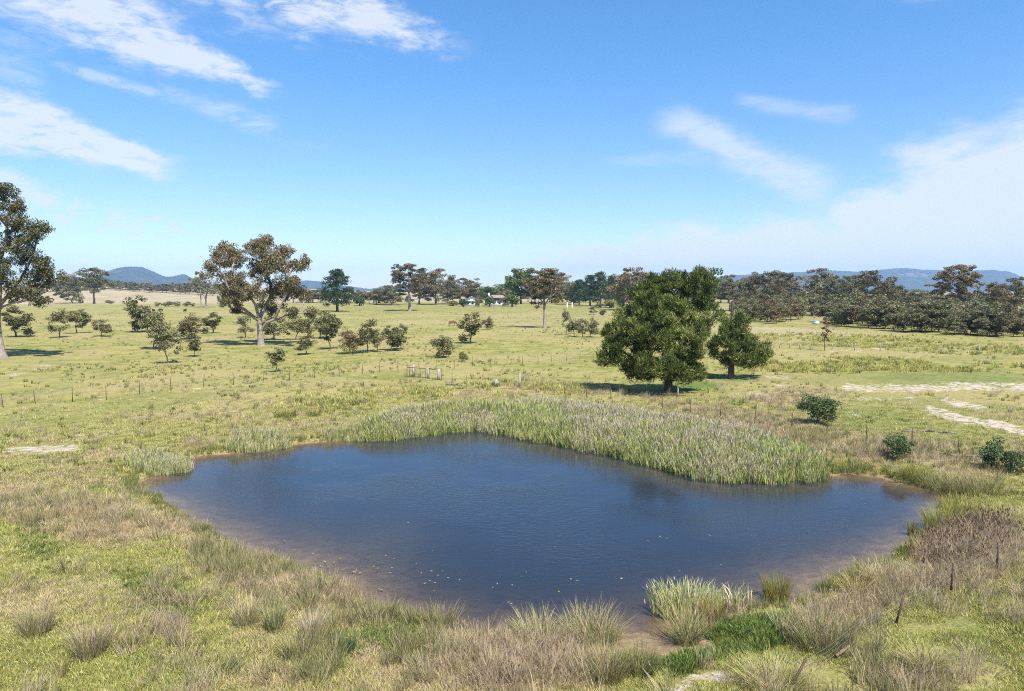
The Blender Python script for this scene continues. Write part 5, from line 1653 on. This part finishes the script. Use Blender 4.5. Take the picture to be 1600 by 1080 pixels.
# ------------------------------------------------------------------ animals
def animal(name, label, px, py, length, col, heading, grazing, mane=None):
    m = simple(name + '_coat', col, 0.75, 0, 0.2, 3)
    p = G(px, py)
    L = length
    hz = 0.58 * L
    nodes = [(0, 0, hz, .19 * L), (.26 * L, 0, hz * 1.0, .20 * L), (-.26 * L, 0, hz * 1.02, .19 * L), (-.46 * L, 0, hz * 1.05, .13 * L)]
    edges = [(0, 1), (0, 2), (2, 3)]
    if grazing:
        nodes += [(.47 * L, 0, hz * 0.95, .12 * L), (.62 * L, .02, hz * 0.55, .09 * L), (.70 * L, .03, hz * 0.28, .085 * L), (.76 * L, .03, hz * .10, .05 * L)]
    else:
        nodes += [(.46 * L, 0, hz * 1.15, .12 * L), (.58 * L, .0, hz * 1.38, .09 * L), (.68 * L, .0, hz * 1.40, .085 * L), (.80 * L, .0, hz * 1.26, .05 * L)]
    edges += [(1, 4), (4, 5), (5, 6), (6, 7)]
    k = 8
    for (x, s) in ((.30, 1), (.30, -1)):
        nodes += [(x * L, s * .11 * L, hz * .62, .075 * L), ((x + .01) * L, s * .11 * L, hz * .33, .04 * L), (x * L, s * .11 * L, 0.03, .035 * L)]
        edges += [(1, k), (k, k + 1), (k + 1, k + 2)]
        k += 3
    for s in (1, -1):
        nodes += [(-.34 * L, s * .11 * L, hz * .66, .09 * L), (-.46 * L, s * .11 * L, hz * .36, .045 * L), (-.42 * L, s * .11 * L, 0.03, .035 * L)]
        edges += [(2, k), (k, k + 1), (k + 1, k + 2)]
        k += 3
    nodes += [(-.56 * L, 0, hz * .8, .025 * L), (-.57 * L, 0, hz * .35, .035 * L)]
    edges += [(3, k), (k, k + 1)]
    # ears
    hd = 6
    for s in (1, -1):
        e = np.array(nodes[hd][:3]) + np.array([-.03 * L, s * .08 * L, .07 * L])
        nodes.append((*e, .018 * L))
        edges.append((hd, len(nodes) - 1))
    me = bpy.data.meshes.new(name)
    me.from_pydata([n[:3] for n in nodes], edges, [])
    me.materials.append(m)
    o = link(name, me, label=label, category='horse' if 'horse' in name else 'cow')
    sk = o.modifiers.new('skin', 'SKIN')
    for i, n in enumerate(nodes):
        me.skin_vertices[0].data[i].radius = (n[3], n[3])
    me.skin_vertices[0].data[0].use_root = True
    ss = o.modifiers.new('sub', 'SUBSURF')
    ss.levels = ss.render_levels = 1
    o.location = tuple(p)
    o.rotation_euler = (0, 0, heading)
    return o
animal('horse', 'chestnut horse grazing alone in the middle of the far paddock', 707, 509, 1.9, (0.12, 0.05, 0.018), 0.15, True)
for (px, py, hd, gz, lab) in ((240, 488, 2.6, False, 'black cow half hidden by the largest broad sapling'), (251, 487, 3.0, True, 'black cow grazing right of the largest broad sapling'),
                              (289, 488, 1.4, False, 'black cow seen end on, alone on the left plain'), (254, 478, 0.2, False, 'black cow between the far shrubs of the left plain')):
    o = animal('cow', lab, px, py, 1.9, (0.015, 0.013, 0.012), hd, gz)
    o['group'] = 'black cattle on the left plain'

# ------------------------------------------------------------------ buildings
def house(px, py, width, height, depth, label, walls, roof, gable_front=False, wins=3, chimney=True, rz=0.0, name='house', verandah=True):
    p = G(px, py)
    k = depth_of(p) / F
    W, Ht, D = width * k, height * k, depth
    o = empty(name, tuple(p), rz, label=label, category='house' if name != 'shed' else 'shed')
    hw = Ht * 0.52
    b = MB()
    b.box((0, 0, hw / 2 - 0.25), (W * 0.94, D * 0.9, hw + 0.5))
    link('wall', b.mesh('house_wall', walls), o)
    rf = MB()
    e = 0.5
    if gable_front:
        v = [(-W / 2 - e, -D / 2 - e, hw), (W / 2 + e, -D / 2 - e, hw), (0, -D / 2 - e, Ht), (-W / 2 - e, D / 2 + e, hw), (W / 2 + e, D / 2 + e, hw), (0, D / 2 + e, Ht)]
        q = [(0, 2, 5, 3), (1, 4, 5, 2), (0, 3, 4, 1)]
        rf.add(v, q)
        gb = MB()
        gb.add([(-W * .47, -D * .45 - .01, hw - .02), (W * .47, -D * .45 - .01, hw - .02), (0, -D * .45 - .01, Ht - .35), (0, -D * .45 - .01, Ht - .35)], [(0, 1, 2, 3)])
        link('gable', gb.mesh('house_gable', walls), o)
    else:
        v = [(-W / 2 - e, -D / 2 - e, hw), (W / 2 + e, -D / 2 - e, hw), (W / 2 + e, D / 2 + e, hw), (-W / 2 - e, D / 2 + e, hw), (-W / 2 + D * .45, 0, Ht), (W / 2 - D * .45, 0, Ht)]
        rf.add(v, [(0, 1, 5, 4), (2, 3, 4, 5), (0, 3, 2, 1), (1, 2, 5, 5), (3, 0, 4, 4)])
    ro = link('roof', rf.mesh('house_roof', roof), o)
    if chimney:
        c = MB()
        c.box((-W * .33, 0.5, Ht * 0.98), (0.9, 0.8, Ht * 0.4))
        link('chimney', c.mesh('house_chimney', walls), ro)
    for i in range(wins):
        x = (i + 0.5) / wins * W * 0.86 - W * 0.43
        f = MB()
        f.box((x, -D * .45 - 0.03, hw * .55), (1.5, 0.08, hw * .46))
        wf = link('window', f.mesh('window_frame', M_WHITE), o)
        f = MB()
        f.box((x, -D * .45 - 0.06, hw * .55), (1.25, 0.08, hw * .40))
        link('pane', f.mesh('window_pane', M_DARKGLASS), wf)
    if verandah:
        for i in range(5):
            x = (i / 4 - 0.5) * W * 0.96
            f = MB()
            f.box((x, -D / 2 - 0.25, hw / 2 - .25), (0.16, 0.16, hw + .5 - .05))
            link('verandah_post', f.mesh('verandah_post', M_WHITE), o)
house(738, 478, 26, 15, 9, 'white gabled cottage half hidden behind garden trees on the far lawn', M_WHITE, M_TIN, True, 3, False, 0.1, verandah=False)
house(777, 478, 40, 17, 10, 'homestead with brown roof and white front between green garden trees', M_WHITE, M_ROOF, False, 4, True, -0.05)
house(1240, 477, 24, 14, 8, 'blue sided shed with pale roof glimpsed between the treeline gums', M_BLUETIN, M_TIN, True, 1, False, 0.3, name='shed', verandah=False)
for px, lab in ((886, 'left white gatepost by the far lawn'), (894, 'right white gatepost by the far lawn')):
    p = G(px, 484)
    k = depth_of(p) / F
    b = MB()
    b.box((0, 0, 5.5 * k - 0.3), (1.2 * k, 1.2 * k, 11 * k + 0.6))
    b.box((0, 0, 11 * k + 0.12), (1.7 * k, 1.7 * k, 0.24))
    o = link('gatepost', b.mesh('white_gatepost', M_WHITE), label=lab, category='gatepost', group='white gateposts by the far lawn')
    o.location = tuple(p)
p = G(1275, 507)
k = depth_of(p) / F
o = empty('water_tank', tuple(p), 0.2, label='pale blue steel trough tank in front of the sapling belt', category='tank')
b = MB(); b.tube((0, 0, -0.1), (0, 0, 5 * k), 5.2 * k, 5.2 * k, 20)
link('tank_wall', b.mesh('tank_wall', M_BLUETIN), o)
b = MB(); b.tube((0, 0, 5 * k), (0, 0, 5.6 * k), 5.4 * k, 1.2 * k, 20)
link('lid', b.mesh('tank_lid', M_BLUETIN), o)

# ------------------------------------------------------------------ floating leaves
def floating():
    g = np.random.default_rng(61)
    spots = [(515, 884, 30, 12, 34), (560, 892, 45, 10, 26), (600, 895, 30, 20, 20), (680, 905, 60, 25, 22), (740, 925, 120, 25, 20), (470, 855, 50, 20, 12), (900, 900, 250, 40, 22), (1130, 880, 60, 10, 3), (1330, 780, 40, 16, 8), (1050, 840, 60, 8, 14), (600, 860, 200, 30, 22)]
    V, Q, C = [], [], []
    for (cx, cy_, rx, ry, n) in spots:
        for _ in range(int(n * 0.38)):
            px, py = cx + g.normal(0, rx * .5), cy_ + g.normal(0, ry * .5)
            a, b_, c = ray(px, py)
            t = CAM_H / -c
            x, y = a * t, b_ * t
            if float(sdf(np.array([x]), np.array([y]))[0]) > -0.3:
                continue
            L, W, th = g.uniform(.025, .085), g.uniform(.015, .04), g.uniform(0, 6.28)
            co, si = math.cos(th), math.sin(th)
            i = len(V)
            for (u, v) in ((-L, 0), (0, W), (L, 0), (0, -W)):
                V.append((x + u * co - v * si, y + u * si + v * co, 0.012 + g.uniform(0, .012)))
                C.append(np.array(((0.33, 0.34, 0.10), (0.42, 0.38, 0.24), (0.24, 0.28, 0.07))[int(g.integers(3))]))
            Q.append((i, i + 1, i + 2, i + 3))
            for q in range(4):
                C[-1 - q] = C[-1]
    link('floating_leaves', mesh_np('floating_leaves', V, Q, mat=M_BLADE, cols=dict(tuftcol=np.array(C))), kind='stuff', label='leaves and weed flecks floating on the pond')
floating()
